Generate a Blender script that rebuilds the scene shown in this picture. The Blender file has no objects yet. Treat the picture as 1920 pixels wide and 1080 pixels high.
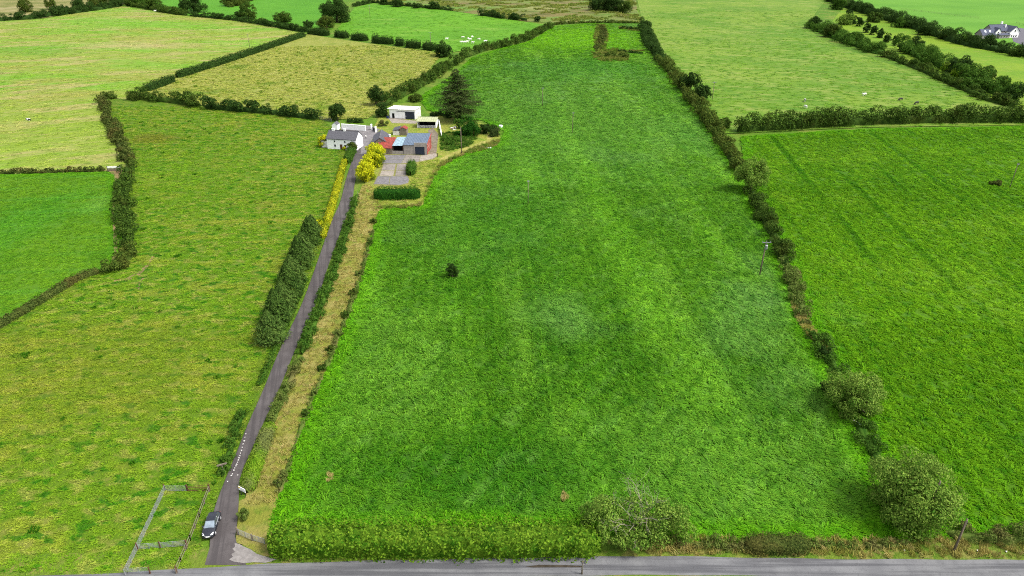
import bpy, math, random
import numpy as np
from mathutils import Vector
from mathutils.geometry import delaunay_2d_cdt
R = math.radians
rng = np.random.default_rng(11)
random.seed(5)
SC = bpy.context.scene
COL = SC.collection

# ------------------------------------------------------------------ camera, sky, sun, exposure
CAM_H, PITCH, FPX = 78.0, R(28.0), 1280.0
cd = bpy.data.cameras.new('camera'); cd.lens = 24; cd.sensor_width = 36; cd.clip_end = 6000; cd.clip_start = 1
cam = bpy.data.objects.new('camera', cd); COL.objects.link(cam)
cam.location = (0, 0, CAM_H); cam.rotation_euler = (math.pi/2 - PITCH, 0, 0)
SC.camera = cam
SUN_EL, SUN_AZ = R(55), R(104)          # azimuth measured from +Y towards +X
w = bpy.data.worlds.new('World'); SC.world = w; w.use_nodes = True
nt = w.node_tree; bg = nt.nodes['Background']
sky = nt.nodes.new('ShaderNodeTexSky'); sky.sky_type = 'NISHITA'; sky.sun_disc = False
sky.sun_elevation = SUN_EL; sky.sun_rotation = SUN_AZ
sky.air_density = 1.0; sky.dust_density = 4.0; sky.ozone_density = 0.3
hs_ = nt.nodes.new('ShaderNodeHueSaturation'); hs_.inputs['Saturation'].default_value = .3   # bright thin cloud: paler than clear sky
nt.links.new(sky.outputs[0], hs_.inputs['Color']); nt.links.new(hs_.outputs[0], bg.inputs[0]); bg.inputs[1].default_value = 0.115
sd = bpy.data.lights.new('sun', 'SUN'); sd.energy = 1.5; sd.angle = R(14); sd.color = (1, .95, .86)
sun = bpy.data.objects.new('sun', sd); COL.objects.link(sun); sun.location = (60, 0, 120)
sv = Vector((math.cos(SUN_EL)*math.sin(SUN_AZ), math.cos(SUN_EL)*math.cos(SUN_AZ), math.sin(SUN_EL)))
sun.rotation_euler = sv.to_track_quat('Z', 'Y').to_euler()
vs = SC.view_settings; vs.view_transform = 'Standard'; vs.look = 'None'; vs.exposure = 1.62; vs.gamma = 1
SC.cycles.use_denoising = False; SC.cycles.filter_width = 1.1
SC.cycles.max_bounces = 4; SC.cycles.diffuse_bounces = 2; SC.cycles.transparent_max_bounces = 4

# ------------------------------------------------------------------ terrain and pixel-to-ground
def hz(x, y):
    x = np.asarray(x, float); y = np.asarray(y, float)
    f = np.clip((y-110)/150, 0, 1)
    h = 3.4*np.exp(-((y-455)/95)**2-((x-30)/150)**2) - 2.6*np.exp(-((y-640)/85)**2-((x-50)/120)**2)
    h = h + f*(0.7*np.sin(x/67+1)*np.sin(y/83)+0.5*np.sin(x/41+y/57))
    return h
SP, CP = math.sin(PITCH), math.cos(PITCH)
def ray(px, py):
    a = (px-960)/FPX; b = (540-py)/FPX
    return a, CP+b*SP, -SP+b*CP
def gp(px, py, dz=0.0):
    """the ground point (or the point dz above the ground) seen in direction px, py"""
    a, b, c = ray(px, py); z = 0.0
    for _ in range(12):
        t = (z+dz-CAM_H)/c; z = float(hz(a*t, b*t))
    return Vector((a*t, b*t, z+dz))
def gps(pts): return [gp(*p) for p in pts]
def mpp(p):                            # metres per photo pixel at a world point
    return (p.y*CP-(p.z-CAM_H)*SP)/FPX
def elev(p): return math.atan2(CAM_H-p.z, math.hypot(p.x, p.y))

# ------------------------------------------------------------------ colour and materials
def C(r, g, b, k=0.42):
    def l(v):
        v /= 255.0
        return v/12.92 if v <= .04045 else ((v+.055)/1.055)**2.4
    return (l(r)*k, l(g)*k, l(b)*k, 1)
class NT:
    def __init__(s, name):
        s.m = bpy.data.materials.new(name); s.m.use_nodes = True
        s.t = s.m.node_tree; s.b = s.t.nodes['Principled BSDF']; s.o = s.t.nodes['Material Output']
    def n(s, typ, **kw):
        x = s.t.nodes.new(typ)
        for k, v in kw.items(): setattr(x, k, v)
        return x
    def set(s, sock, v):
        if isinstance(v, bpy.types.NodeSocket): s.t.links.new(v, sock)
        else: sock.default_value = v
    def math(s, op, a, b=0.0):
        x = s.n('ShaderNodeMath', operation=op); s.set(x.inputs[0], a); s.set(x.inputs[1], b); return x.outputs[0]
    def mr(s, v, lo, hi, a=0.0, b=1.0, smooth=True):
        x = s.n('ShaderNodeMapRange', interpolation_type='SMOOTHSTEP' if smooth else 'LINEAR')
        s.set(x.inputs[0], v); s.set(x.inputs[1], lo); s.set(x.inputs[2], hi); s.set(x.inputs[3], a); s.set(x.inputs[4], b)
        return x.outputs[0]
    def mix(s, f, a, b, mode='MIX'):
        x = s.n('ShaderNodeMix', data_type='RGBA', blend_type=mode)
        s.set(x.inputs[0], f); s.set(x.inputs[6], a); s.set(x.inputs[7], b); return x.outputs[2]
    def pos(s): return s.n('ShaderNodeNewGeometry').outputs['Position']
    def obj(s): return s.n('ShaderNodeTexCoord').outputs['Object']
    def rot(s, v, deg):
        x = s.n('ShaderNodeVectorRotate', rotation_type='Z_AXIS'); s.set(x.inputs['Vector'], v); x.inputs['Angle'].default_value = R(deg); return x.outputs[0]
    def mul(s, v, k):
        x = s.n('ShaderNodeVectorMath', operation='MULTIPLY'); s.set(x.inputs[0], v); x.inputs[1].default_value = k; return x.outputs[0]
    def noise(s, v, scale=1.0, det=2.0, rough=.55, dist=0.0):
        x = s.n('ShaderNodeTexNoise'); s.set(x.inputs['Vector'], v); x.inputs['Scale'].default_value = scale
        x.inputs['Detail'].default_value = det; x.inputs['Roughness'].default_value = rough; x.inputs['Distortion'].default_value = dist
        return x.outputs[0]
    def bump(s, h, strength, dist):
        x = s.n('ShaderNodeBump'); s.set(x.inputs['Height'], h); x.inputs['Strength'].default_value = strength; x.inputs['Distance'].default_value = dist
        s.t.links.new(x.outputs[0], s.b.inputs['Normal'])
    def done(s, col, rough=.8, spec=.3, metal=0.0):
        s.set(s.b.inputs['Base Color'], col); s.set(s.b.inputs['Roughness'], rough)
        s.b.inputs['Specular IOR Level'].default_value = spec; s.b.inputs['Metallic'].default_value = metal
        return s.m
def plain(name, col, rough=.7, spec=.3, metal=0.0, var=.25, sc=1.5, dirt=None, dk=.5, stretch=(1, 1, 1)):
    n = NT(name); v = n.mul(n.obj(), stretch)
    f = n.noise(v, sc, 4)
    c = n.mix(n.mr(f, .3, .7), tuple(x*(1-var) for x in col[:3])+(1,), tuple(min(1, x*(1+var)) for x in col[:3])+(1,))
    if dirt is not None:
        c = n.mix(n.math('MULTIPLY', n.mr(n.noise(v, sc*2.3, 5, .65), .48, .68), dk), c, dirt)
    return n.done(c, rough, spec, metal)

def field_mat(name, base, layers, bump=.5, bsc=1.6, inst=False, lift=1.0):
    n = NT(name); P = n.pos(); col = base
    for L in layers:
        t = L['t']; k = L.get('k', 1.0)
        if t == 'noise':
            v = n.mul(n.rot(P, L.get('rot', 0)), (L['sc'][0], L['sc'][1], 0))
            f = n.mr(n.noise(v, 1.0, L.get('det', 3), L.get('rough', .55), L.get('dist', 0)), L['lo'], L['hi'])
        elif t == 'stripe':
            v = n.rot(P, L.get('rot', 0))
            wv = n.mul(v, (.03, .012, 0)); jit = n.noise(wv, 1.0, 2)
            sx = n.n('ShaderNodeSeparateXYZ'); n.set(sx.inputs[0], v)
            ph = n.math('ADD', n.math('MULTIPLY', sx.outputs[0], 2*math.pi/L['p']), n.math('MULTIPLY', jit, L.get('jit', 3.0)))
            f = n.mr(n.math('SINE', ph), L['lo'], L['hi'])
            brk = n.mr(n.noise(n.mul(v, (.12, .02, 0)), 1.0, 3), .35, .65)
            f = n.math('MULTIPLY', f, brk)
        elif t == 'spot':
            v = n.n('ShaderNodeVectorMath', operation='SUBTRACT'); n.set(v.inputs[0], P); v.inputs[1].default_value = (L['c'][0], L['c'][1], 0)
            v = n.mul(n.rot(v.outputs[0], L.get('rot', 0)), (1/L['r'][0], 1/L['r'][1], 0))
            ln = n.n('ShaderNodeVectorMath', operation='LENGTH'); n.set(ln.inputs[0], v)
            d = n.math('ADD', ln.outputs['Value'], n.math('MULTIPLY', n.math('SUBTRACT', n.noise(n.mul(P, (.11, .11, 0)), 1.0, 4, .6), .5), 1.6))
            f = n.mr(d, 1.15, .25)
        elif t == 'edge':
            a = n.n('ShaderNodeAttribute', attribute_name='edge', attribute_type='INSTANCER' if inst else 'GEOMETRY').outputs['Fac']
            jit = n.noise(n.mul(P, (.12, .12, 0)), 1.0, 3)
            f = n.mr(n.math('ADD', a, n.math('MULTIPLY', n.math('SUBTRACT', jit, .5), L['w']*1.0)), L['w'], L['w']*.35)
        col = n.mix(n.math('MULTIPLY', f, k), col, L['col'])
    fine = n.noise(n.mul(P, (bsc, bsc, bsc)), 1.0, 4, .65)
    if inst:
        a = n.n('ShaderNodeAttribute', attribute_name='tint', attribute_type='INSTANCER').outputs['Fac']
        hs = n.n('ShaderNodeHueSaturation'); n.set(hs.inputs['Color'], col)
        n.set(hs.inputs['Value'], n.math('MULTIPLY_ADD', a, .7)); hs.inputs['Value'].links[0].from_node.inputs[2].default_value = .72*lift
        n.set(hs.inputs['Hue'], n.mr(a, 0, 1, .508, .492, False))
        col = hs.outputs[0]
        tr = n.n('ShaderNodeBsdfTranslucent'); n.set(tr.inputs[0], col)
        m = n.done(col, .85, .05)
        ms = n.n('ShaderNodeMixShader'); ms.inputs[0].default_value = .3
        n.t.links.new(n.b.outputs[0], ms.inputs[1]); n.t.links.new(tr.outputs[0], ms.inputs[2]); n.t.links.new(ms.outputs[0], n.o.inputs[0])
        return m
    n.bump(fine, bump, .5)
    return n.done(col, .9, .1)

def leaf_mat(name, dark, light, dry=None, dk=.0, trans=.28):
    n = NT(name)
    a = n.n('ShaderNodeAttribute', attribute_name='tint').outputs['Fac']
    f = n.noise(n.mul(n.pos(), (.45, .45, .45)), 1.0, 2)
    t = n.math('ADD', n.math('MULTIPLY', a, .75), n.math('MULTIPLY', n.math('SUBTRACT', f, .4), .8))
    col = n.mix(n.mr(t, .05, .95, smooth=False), dark, light)
    if dry is not None:
        g = n.noise(n.mul(n.pos(), (.16, .16, .16)), 1.0, 4)
        col = n.mix(n.math('MULTIPLY', n.mr(g, .5, .66), dk), col, dry)
    m = n.done(col, .8, .06)
    tr = n.n('ShaderNodeBsdfTranslucent'); n.set(tr.inputs[0], col)
    ms = n.n('ShaderNodeMixShader'); ms.inputs[0].default_value = trans
    n.t.links.new(n.b.outputs[0], ms.inputs[1]); n.t.links.new(tr.outputs[0], ms.inputs[2]); n.t.links.new(ms.outputs[0], n.o.inputs[0])
    return m

# ------------------------------------------------------------------ mesh helpers
def tag(o, label=None, cat=None, group=None, kind=None):
    if label: o['label'] = label
    if cat: o['category'] = cat
    if group: o['group'] = group
    if kind: o['kind'] = kind
    return o
def np_mesh(name, V, F, mat=None, attrs=None, smooth=False):
    V = np.asarray(V, np.float32); F = np.asarray(F, np.int32); k = F.shape[1]
    me = bpy.data.meshes.new(name)
    me.vertices.add(len(V)); me.vertices.foreach_set('co', V.ravel())
    me.loops.add(F.size); me.loops.foreach_set('vertex_index', F.ravel())
    me.polygons.add(len(F)); me.polygons.foreach_set('loop_start', np.arange(0, F.size, k, dtype=np.int32))
    me.polygons.foreach_set('use_smooth', np.full(len(F), smooth))
    for an, av in (attrs or {}).items():
        a = me.attributes.new(an, 'FLOAT', 'POINT'); a.data.foreach_set('value', np.asarray(av, np.float32))
    me.update(calc_edges=True)
    if mat: me.materials.append(mat)
    return me
def link(name, me, parent=None, loc=(0, 0, 0), rz=0.0):
    o = bpy.data.objects.new(name, me); COL.objects.link(o); o.location = loc; o.rotation_euler = (0, 0, rz)
    if parent: o.parent = parent
    return o
def empty(name, loc, rz=0.0, label=None, cat=None, group=None):
    o = bpy.data.objects.new(name, None); COL.objects.link(o); o.location = loc; o.rotation_euler = (0, 0, rz); o.empty_display_size = .5
    return tag(o, label, cat, group)
def copy_tree(o, parent=None):
    c = o.copy(); COL.objects.link(c)
    if parent: c.parent = parent
    for ch in list(o.children): copy_tree(ch, c)
    return c
class MB:
    def __init__(s): s.v = []; s.f = []
    def add(s, pts, faces):
        k = len(s.v); s.v += [tuple(p) for p in pts]; s.f += [tuple(k+i for i in q) for q in faces]; return s
    def quad(s, *p): return s.add(p, [tuple(range(len(p)))])
    def box(s, x0, x1, y0, y1, z0, z1):
        return s.add([(x0, y0, z0), (x1, y0, z0), (x1, y1, z0), (x0, y1, z0), (x0, y0, z1), (x1, y0, z1), (x1, y1, z1), (x0, y1, z1)],
                     [(0, 3, 2, 1), (4, 5, 6, 7), (0, 1, 5, 4), (1, 2, 6, 5), (2, 3, 7, 6), (3, 0, 4, 7)])
    def slab(s, pts, t):               # polygon thickened by t along its downward normal
        a = [Vector(p) for p in pts]; n = (a[1]-a[0]).cross(a[2]-a[0]).normalized()
        if n.z < 0: n = -n; a = a[::-1]
        b = [p-n*t for p in a]; k = len(a)
        return s.add(a+b, [tuple(range(k)), tuple(range(2*k-1, k-1, -1))]+[(i, k+i, k+(i+1) % k, (i+1) % k) for i in range(k)])
    def tube(s, pts, rad, seg=6, cap=True):
        pts = [Vector(p) for p in pts]; k = len(s.v); n = len(pts)
        if not hasattr(rad, '__len__'): rad = [rad]*n
        for i, p in enumerate(pts):
            d = (pts[min(i+1, n-1)]-pts[max(i-1, 0)]).normalized()
            u = d.cross(Vector((0, 0, 1)) if abs(d.z) < .9 else Vector((1, 0, 0))).normalized(); w_ = d.cross(u)
            for j in range(seg):
                a = 2*math.pi*j/seg; s.v.append(tuple(p+(u*math.cos(a)+w_*math.sin(a))*rad[i]))
        for i in range(n-1):
            for j in range(seg):
                a = k+i*seg+j; b = k+i*seg+(j+1) % seg; s.f.append((a, b, b+seg, a+seg))
        if cap:
            s.f.append(tuple(k+j for j in range(seg))[::-1]); s.f.append(tuple(k+(n-1)*seg+j for j in range(seg)))
        return s
    def mesh(s, name, mat, smooth=False):
        me = bpy.data.meshes.new(name); me.from_pydata(s.v, [], s.f)
        if smooth: me.polygons.foreach_set('use_smooth', [True]*len(me.polygons))
        me.update()
        if mat: me.materials.append(mat)
        return me
    def build(s, name, mat, parent=None, loc=(0, 0, 0), rz=0.0, smooth=False):
        return link(name, s.mesh(name, mat, smooth), parent, loc, rz)

# ------------------------------------------------------------------ ground sheets
def inside(X, Y, poly):
    r = np.zeros(len(X), bool); n = len(poly)
    for i in range(n):
        x0, y0 = poly[i]; x1, y1 = poly[(i+1) % n]
        c = (y0 > Y) != (y1 > Y)
        with np.errstate(divide='ignore', invalid='ignore'):
            r ^= c & (X < (x1-x0)*(Y-y0)/((y1-y0) if y1 != y0 else 1e-9)+x0)
    return r
def edge_dist(X, Y, poly):
    d = np.full(len(X), 1e9); n = len(poly)
    for i in range(n):
        a = np.array(poly[i]); b = np.array(poly[(i+1) % n]); ab = b-a; L = max(ab@ab, 1e-9)
        t = np.clip(((X-a[0])*ab[0]+(Y-a[1])*ab[1])/L, 0, 1)
        d = np.minimum(d, np.hypot(X-a[0]-t*ab[0], Y-a[1]-t*ab[1]))
    return d
def sheet(name, poly, mat, cell, dz=0.0, edges=False):
    poly = [(p[0], p[1]) for p in poly]
    pts = []
    n = len(poly)
    for i in range(n):
        a = np.array(poly[i]); b = np.array(poly[(i+1) % n]); k = max(1, int(np.hypot(*(b-a))/cell))
        pts += [tuple(a+(b-a)*j/k) for j in range(k)]
    m = len(pts); xs, ys = zip(*pts)
    gx, gy = np.meshgrid(np.arange(min(xs), max(xs), cell), np.arange(min(ys), max(ys), cell))
    gx = gx.ravel(); gy = gy.ravel(); ok = inside(gx, gy, poly) & (edge_dist(gx, gy, poly) > cell*.4)
    allp = [Vector(p) for p in pts]+[Vector(p) for p in zip(gx[ok], gy[ok])]
    v, e, f, *_ = delaunay_2d_cdt(allp, [(i, (i+1) % m) for i in range(m)], [list(range(m))], 1, 1e-4)
    V = np.array([(p.x, p.y) for p in v]); z = hz(V[:, 0], V[:, 1])+dz
    F = np.array([q for q in f if len(q) == 3])
    at = {'edge': edge_dist(V[:, 0], V[:, 1], poly)} if edges else None
    me = np_mesh(name, np.column_stack([V, z]), F, mat, at, True)
    return tag(link(name, me), kind='structure')
def wpoly(pts): return [(p.x, p.y) for p in gps(pts)]
def smooth_path(pts, step):
    P = np.array([(p[0], p[1]) for p in pts], float)
    if len(P) > 2:
        Q = []
        for i in range(len(P)-1):
            p0, p1, p2, p3 = P[max(i-1, 0)], P[i], P[i+1], P[min(i+2, len(P)-1)]
            for t in np.linspace(0, 1, 9)[:-1]:
                Q.append(.5*(2*p1+(p2-p0)*t+(2*p0-5*p1+4*p2-p3)*t*t+(3*p1-p0-3*p2+p3)*t**3))
        P = np.array(Q+[P[-1]])
    d = np.r_[0, np.cumsum(np.hypot(*np.diff(P, axis=0).T))]
    s = np.linspace(0, d[-1], max(2, int(d[-1]/step)+1))
    return np.column_stack([np.interp(s, d, P[:, 0]), np.interp(s, d, P[:, 1])]), s

# ------------------------------------------------------------------ field layout (traced ground boundaries)
def N(sc, lo, hi, col, k=1, **kw): return dict(t='noise', sc=sc if hasattr(sc, '__len__') else (sc, sc), lo=lo, hi=hi, col=col, k=k, **kw)
def SPOT(px, py, rx, ry, col, k, rot=0):
    p = gp(px, py); return dict(t='spot', c=(p.x, p.y), r=(rx, ry), col=col, k=k, rot=rot)
P_MEADOW = wpoly([(505, 972), (524, 925), (548, 850), (565, 790), (597, 725), (627, 650), (657, 573), (682, 495), (700, 420), (712, 392), (790, 386), (806, 345), (822, 315),
    (870, 288), (935, 270), (945, 246), (905, 226), (850, 222), (800, 205), (785, 185), (800, 172), (850, 140), (885, 108), (930, 93), (985, 80), (1010, 68), (1035, 50), (1115, 42), (1205, 43),
    (1216, 70), (1226, 95), (1254, 130), (1284, 170), (1314, 205), (1344, 250), (1369, 290), (1394, 330), (1414, 370), (1440, 420), (1462, 460), (1484, 520), (1502, 580), (1545, 670),
    (1590, 755), (1630, 850), (1660, 925), (1712, 1005), (1500, 1020), (1290, 1018), (1090, 1000), (505, 1000)])
P_RCROP = wpoly([(1388, 256), (1640, 241), (1920, 236), (2150, 232), (2400, 1030), (1920, 1020), (1780, 1010), (1712, 1005), (1660, 925), (1630, 850), (1590, 755), (1545, 670), (1502, 580), (1484, 520),
    (1462, 460), (1440, 420), (1414, 370), (1396, 320)])
P_URIGHT = wpoly([(1188, -25), (1590, -25), (1545, 5), (1512, 50), (1560, 85), (1700, 132), (1885, 200), (2000, 215), (2000, 232), (1640, 238), (1382, 250), (1344, 250), (1314, 205), (1284, 170), (1226, 95), (1205, 43)])
P_STRIP = wpoly([(1585, 12), (1700, 44), (1800, 76), (1920, 98), (2080, 130), (2080, 225), (1990, 215), (1885, 195), (1800, 160), (1700, 120), (1600, 70), (1560, 40)])
P_LAWN = wpoly([(1600, -40), (2300, -40), (2300, 130), (1920, 92), (1800, 66), (1700, 36), (1590, 2)])
P_SCRUB = wpoly([(700, -40), (1188, -40), (1195, 20), (1205, 43), (1115, 41), (1040, 44), (985, 40), (900, 28), (820, 16), (700, 4)])
P_HERD = wpoly([(630, 58), (665, 14), (700, 6), (820, 17), (985, 41), (1035, 48), (1008, 62), (960, 76), (878, 93), (838, 100), (700, 76)])
P_TL1 = wpoly([(470, -40), (640, -40), (640, 10), (622, 55), (585, 52), (480, 36), (452, 20)])
P_TL2 = wpoly([(225, -40), (470, -40), (452, 20), (470, 38), (340, 27), (270, 14)])
P_TLS = wpoly([(-120, -40), (225, -40), (270, 14), (230, 8), (180, 18), (80, 34), (-120, 44)])
P_MOWN = wpoly([(-160, 46), (80, 36), (190, 18), (230, 12), (330, 28), (480, 43), (574, 64), (480, 97), (400, 122), (330, 147), (262, 176), (235, 186), (192, 182), (210, 248), (238, 312), (200, 320), (-160, 328)])
P_TRI = wpoly([(578, 64), (640, 74), (830, 100), (800, 136), (740, 178), (690, 222), (610, 224), (470, 208), (300, 188), (262, 176), (330, 147), (440, 110)])
P_LCROP = wpoly([(-160, 330), (214, 322), (228, 372), (232, 470), (222, 500), (189, 511), (142, 527), (79, 565), (0, 612), (-160, 706)])
P_LPAST = wpoly([(192, 184), (300, 190), (470, 210), (602, 224), (640, 250), (650, 300), (630, 370), (612, 430), (590, 500), (556, 580), (520, 660), (488, 735), (460, 800), (425, 880), (398, 950), (376, 1020), (366, 1046), (345, 1130), (340, 1200), (-420, 1200), (-420, 860),
    (-160, 706), (0, 612), (79, 565), (142, 527), (189, 511), (222, 500), (238, 470), (236, 420), (230, 372), (238, 312), (210, 248)])

green_d, green_m, green_l = C(38, 118, 14), C(62, 148, 24), C(104, 182, 44)
MEADOW = dict(base=C(88, 142, 28), layers=[
    N(.012, .40, .62, C(70, 126, 24), .7), N((.06, .012), .48, .66, C(120, 172, 52), .75), N(.022, .52, .66, C(104, 150, 72), .55),
    dict(t='stripe', rot=-4, p=23, lo=.2, hi=.9, jit=4, col=C(112, 176, 36), k=.42), dict(t='stripe', rot=-2, p=9.5, lo=.4, hi=1, jit=3, col=C(54, 116, 14), k=.28), dict(t='stripe', rot=-3, p=3.1, lo=.3, hi=1, jit=2, col=C(118, 178, 44), k=.35),
    SPOT(1040, 590, 10, 14, C(118, 166, 78), .4), SPOT(1390, 610, 12, 22, C(118, 168, 80), .42, 20), SPOT(1090, 130, 60, 45, C(82, 152, 54), .5), SPOT(930, 410, 30, 40, C(78, 140, 40), .5), SPOT(1330, 250, 35, 40, C(108, 166, 70), .45), SPOT(1050, 210, 90, 130, C(112, 166, 66), .45), SPOT(1160, 450, 7, 130, C(112, 174, 38), .5, -3),
    SPOT(1080, 72, 75, 110, C(116, 180, 24), .9), SPOT(760, 690, 16, 30, C(122, 176, 56), .55), SPOT(1330, 870, 34, 22, C(118, 172, 56), .5), SPOT(900, 880, 30, 14, C(50, 116, 14), .6),
    N((.5, .16), .5, .68, C(40, 98, 12), .5, rot=35, det=4), N((.35, .12), .52, .7, C(134, 186, 80), .28, rot=35, det=4),
    dict(t='edge', w=5.5, col=C(100, 168, 16), k=.7)])
RCROP = dict(base=C(98, 150, 18), layers=[
    N(.01, .4, .62, C(82, 134, 16), .7), N(.03, .5, .68, C(122, 168, 34), .6), dict(t='stripe', rot=6, p=15, lo=.6, hi=1, jit=1.2, col=C(56, 116, 8), k=.7), dict(t='stripe', rot=6, p=3.6, lo=.2, hi=1, jit=1.5, col=C(116, 174, 26), k=.5),
    SPOT(1580, 590, 6, 12, C(118, 168, 54), .3), SPOT(1500, 700, 5, 30, C(88, 150, 20), .4), N((.4, .4), .5, .68, C(38, 112, 10), .5, det=4), dict(t='edge', w=6, col=C(96, 166, 18), k=.6)])
URIGHT = dict(base=C(142, 178, 58), layers=[N(.012, .42, .6, C(112, 162, 42), .9), N((.02, .05), .5, .66, C(164, 186, 84), .7, rot=20), N((.16, .3), .5, .64, C(84, 140, 32), .7, det=5), N(.05, .55, .7, C(100, 154, 38), .6), N((.06, .2), .52, .66, C(176, 190, 100), .6, det=5)])
STRIP = dict(base=C(150, 186, 44), layers=[N(.02, .42, .6, C(120, 172, 36), .7), N((.1, .25), .52, .68, C(170, 184, 82), .6), N((.3, .4), .52, .66, C(96, 150, 34), .5)])
LAWN = dict(base=C(122, 186, 56), layers=[N(.012, .42, .62, C(106, 172, 48), .8), N((.01, .04), .5, .65, C(128, 190, 66), .6)])
SCRUB = dict(base=C(140, 156, 78), layers=[N((.012, .03), .44, .58, C(150, 138, 84), .9), N((.03, .06), .5, .62, C(104, 112, 52), .8, det=4), N(.012, .5, .64, C(120, 172, 60), .7), N(.01, .55, .7, C(190, 178, 120), .6)])
HERD = dict(base=C(120, 186, 40), layers=[N(.012, .42, .6, C(104, 172, 34), .7), N((.1, .25), .53, .66, C(76, 138, 30), .6, det=4), N((.03, .05), .55, .7, C(152, 196, 74), .6)])
TL1 = dict(base=C(106, 178, 42), layers=[N(.012, .42, .6, C(92, 164, 36), .7), N((.02, .08), .5, .66, C(108, 182, 50), .6), N((.06, .2), .5, .66, C(70, 150, 30), .4, det=4)])
TLS = dict(base=C(168, 164, 100), layers=[N((.03, .06), .46, .6, C(128, 140, 66), .8), N(.02, .52, .66, C(196, 184, 134), .8)])
MOWN = dict(base=C(160, 186, 68), layers=[N((.006, .02), .45, .58, C(132, 194, 48), .9, rot=12), N((.02, .07), .5, .63, C(200, 190, 122), .9, rot=-18, det=5), N((.012, .03), .53, .66, C(176, 180, 86), .8, rot=-18),
    dict(t='stripe', rot=62, p=8, lo=.3, hi=1, jit=2, col=C(192, 202, 98), k=.4), SPOT(60, 95, 55, 22, C(118, 180, 44), .8, 15), SPOT(250, 45, 110, 40, C(132, 196, 48), .8), SPOT(260, 85, 60, 22, C(208, 194, 132), .7), SPOT(90, 260, 60, 40, C(156, 188, 62), .6), N((.12, .3), .5, .66, C(136, 168, 54), .6, det=4), N((.05, .4), .5, .64, C(206, 196, 130), .55, rot=-24, det=5, rough=.7), N((.08, .5), .52, .66, C(118, 166, 44), .5, rot=-24, det=5, rough=.7)])
TRI = dict(base=C(172, 180, 80), layers=[N(.02, .45, .6, C(156, 172, 66), .7), N((.16, .4), .48, .62, C(196, 196, 112), .7, det=4), N((.2, .5), .54, .64, C(122, 154, 44), .75, det=4), N(.04, .6, .7, C(108, 150, 40), .6)])
LCROP = dict(base=C(106, 156, 32), layers=[N(.02, .42, .62, C(80, 140, 24), .7), dict(t='stripe', rot=86, p=11, lo=.5, hi=1, jit=1.2, col=C(96, 164, 50), k=.5), SPOT(180, 385, 6, 9, C(124, 184, 72), .4), SPOT(40, 420, 14, 40, C(76, 156, 36), .5), dict(t='edge', w=5, col=C(92, 166, 14), k=.5), N(.5, .52, .7, C(62, 130, 14), .4)])
LPAST = dict(base=C(112, 150, 32), layers=[N(.015, .42, .6, C(106, 150, 30), .7), N((.06, .12), .5, .64, C(146, 160, 52), .7, det=4), N((.3, .5), .5, .64, C(164, 166, 80), .6, det=5), N((.28, .45), .55, .63, C(60, 124, 18), .85, det=3), SPOT(290, 260, 14, 9, C(124, 118, 40), .6), SPOT(120, 700, 40, 30, C(138, 148, 44), .4), SPOT(300, 330, 40, 40, C(108, 152, 28), .5), dict(t='edge', w=5, col=C(98, 132, 28), k=.4)])
FM = {}
def field(name, poly, spec, cell, dz, bump=.5, bsc=1.6, k=.84):
    sc = lambda c: tuple(v*k for v in c[:3])+(1,)
    m = field_mat(name+'_grass', sc(spec['base']), [dict(L, col=sc(L['col'])) for L in spec['layers']], bump, bsc)
    return sheet(name, poly, m, cell, dz, True)
base_poly = [(-1500, -120), (1500, -120), (1900, 2600), (-1900, 2600)]
sheet('terrain', base_poly, field_mat('rough_grass', C(110, 150, 40), [N(.01, .42, .6, C(92, 138, 34), .8), N(.06, .5, .64, C(146, 156, 70), .6), N(.4, .52, .66, C(78, 120, 30), .6)], .5, 1.5), 30, -.25)
field('hay_meadow', P_MEADOW, MEADOW, 4, .0, .6, 1.7)
field('crop_field', P_RCROP, RCROP, 5, .004, .6, 1.7)
field('upper_pasture', P_URIGHT, URIGHT, 9, .008, .4, .8)
field('strip_field', P_STRIP, STRIP, 12, .012, .4, .8)
field('house_paddock', P_LAWN, LAWN, 16, .016, .2, .8)
field('rushy_moor', P_SCRUB, SCRUB, 14, .02, .8, .5)
field('cattle_pasture', P_HERD, HERD, 10, .024, .4, .8)
field('far_green_field', P_TL1, TL1, 14, .028, .2, .8)
field('far_lush_field', P_TL2, TL1, 14, .032, .2, .8)
field('far_rough_field', P_TLS, TLS, 14, .036, .8, .5)
field('mown_field', P_MOWN, MOWN, 10, .04, .35, 1.0)
field('stubble_pasture', P_TRI, TRI, 7, .044, .6, 1.0)
field('young_crop_field', P_LCROP, LCROP, 6, .048, .4, 1.6)
field('rough_pasture', P_LPAST, LPAST, 4, .052, .7, 1.8)

# ------------------------------------------------------------------ road, driveway, yards
def asphalt(name, col, pale, rot, worn):
    n = NT(name); P = n.pos()
    f = n.noise(n.mul(P, (.25, .25, .25)), 1.0, 5, .6); g = n.noise(n.mul(P, (3, 3, 3)), 1.0, 4, .7)
    t = n.noise(n.mul(n.rot(P, rot), (.03, 1.1, 0)), 1.0, 3)
    c = n.mix(n.mr(f, .35, .65), col, pale)
    c = n.mix(n.math('MULTIPLY', n.mr(t, .44, .6), .8), c, worn)
    c = n.mix(n.math('MULTIPLY', n.mr(g, .5, .75), .35), c, C(70, 68, 66))
    n.bump(g, .3, .05)
    return n.done(c, .85, .25)
M_ROAD = asphalt('road_asphalt', C(128, 129, 133), C(146, 147, 150), 0, C(94, 95, 100))
M_DRIVE = asphalt('drive_asphalt', C(96, 90, 90), C(114, 108, 108), 76, C(84, 79, 80))
M_CONC = plain('concrete', C(168, 160, 152), .9, .2, var=.16, sc=.5, dirt=C(116, 108, 98), dk=.7)
M_CONC2 = plain('pale_concrete', C(188, 178, 166), .9, .2, var=.14, sc=.6, dirt=C(136, 126, 106), dk=.7)
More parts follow.
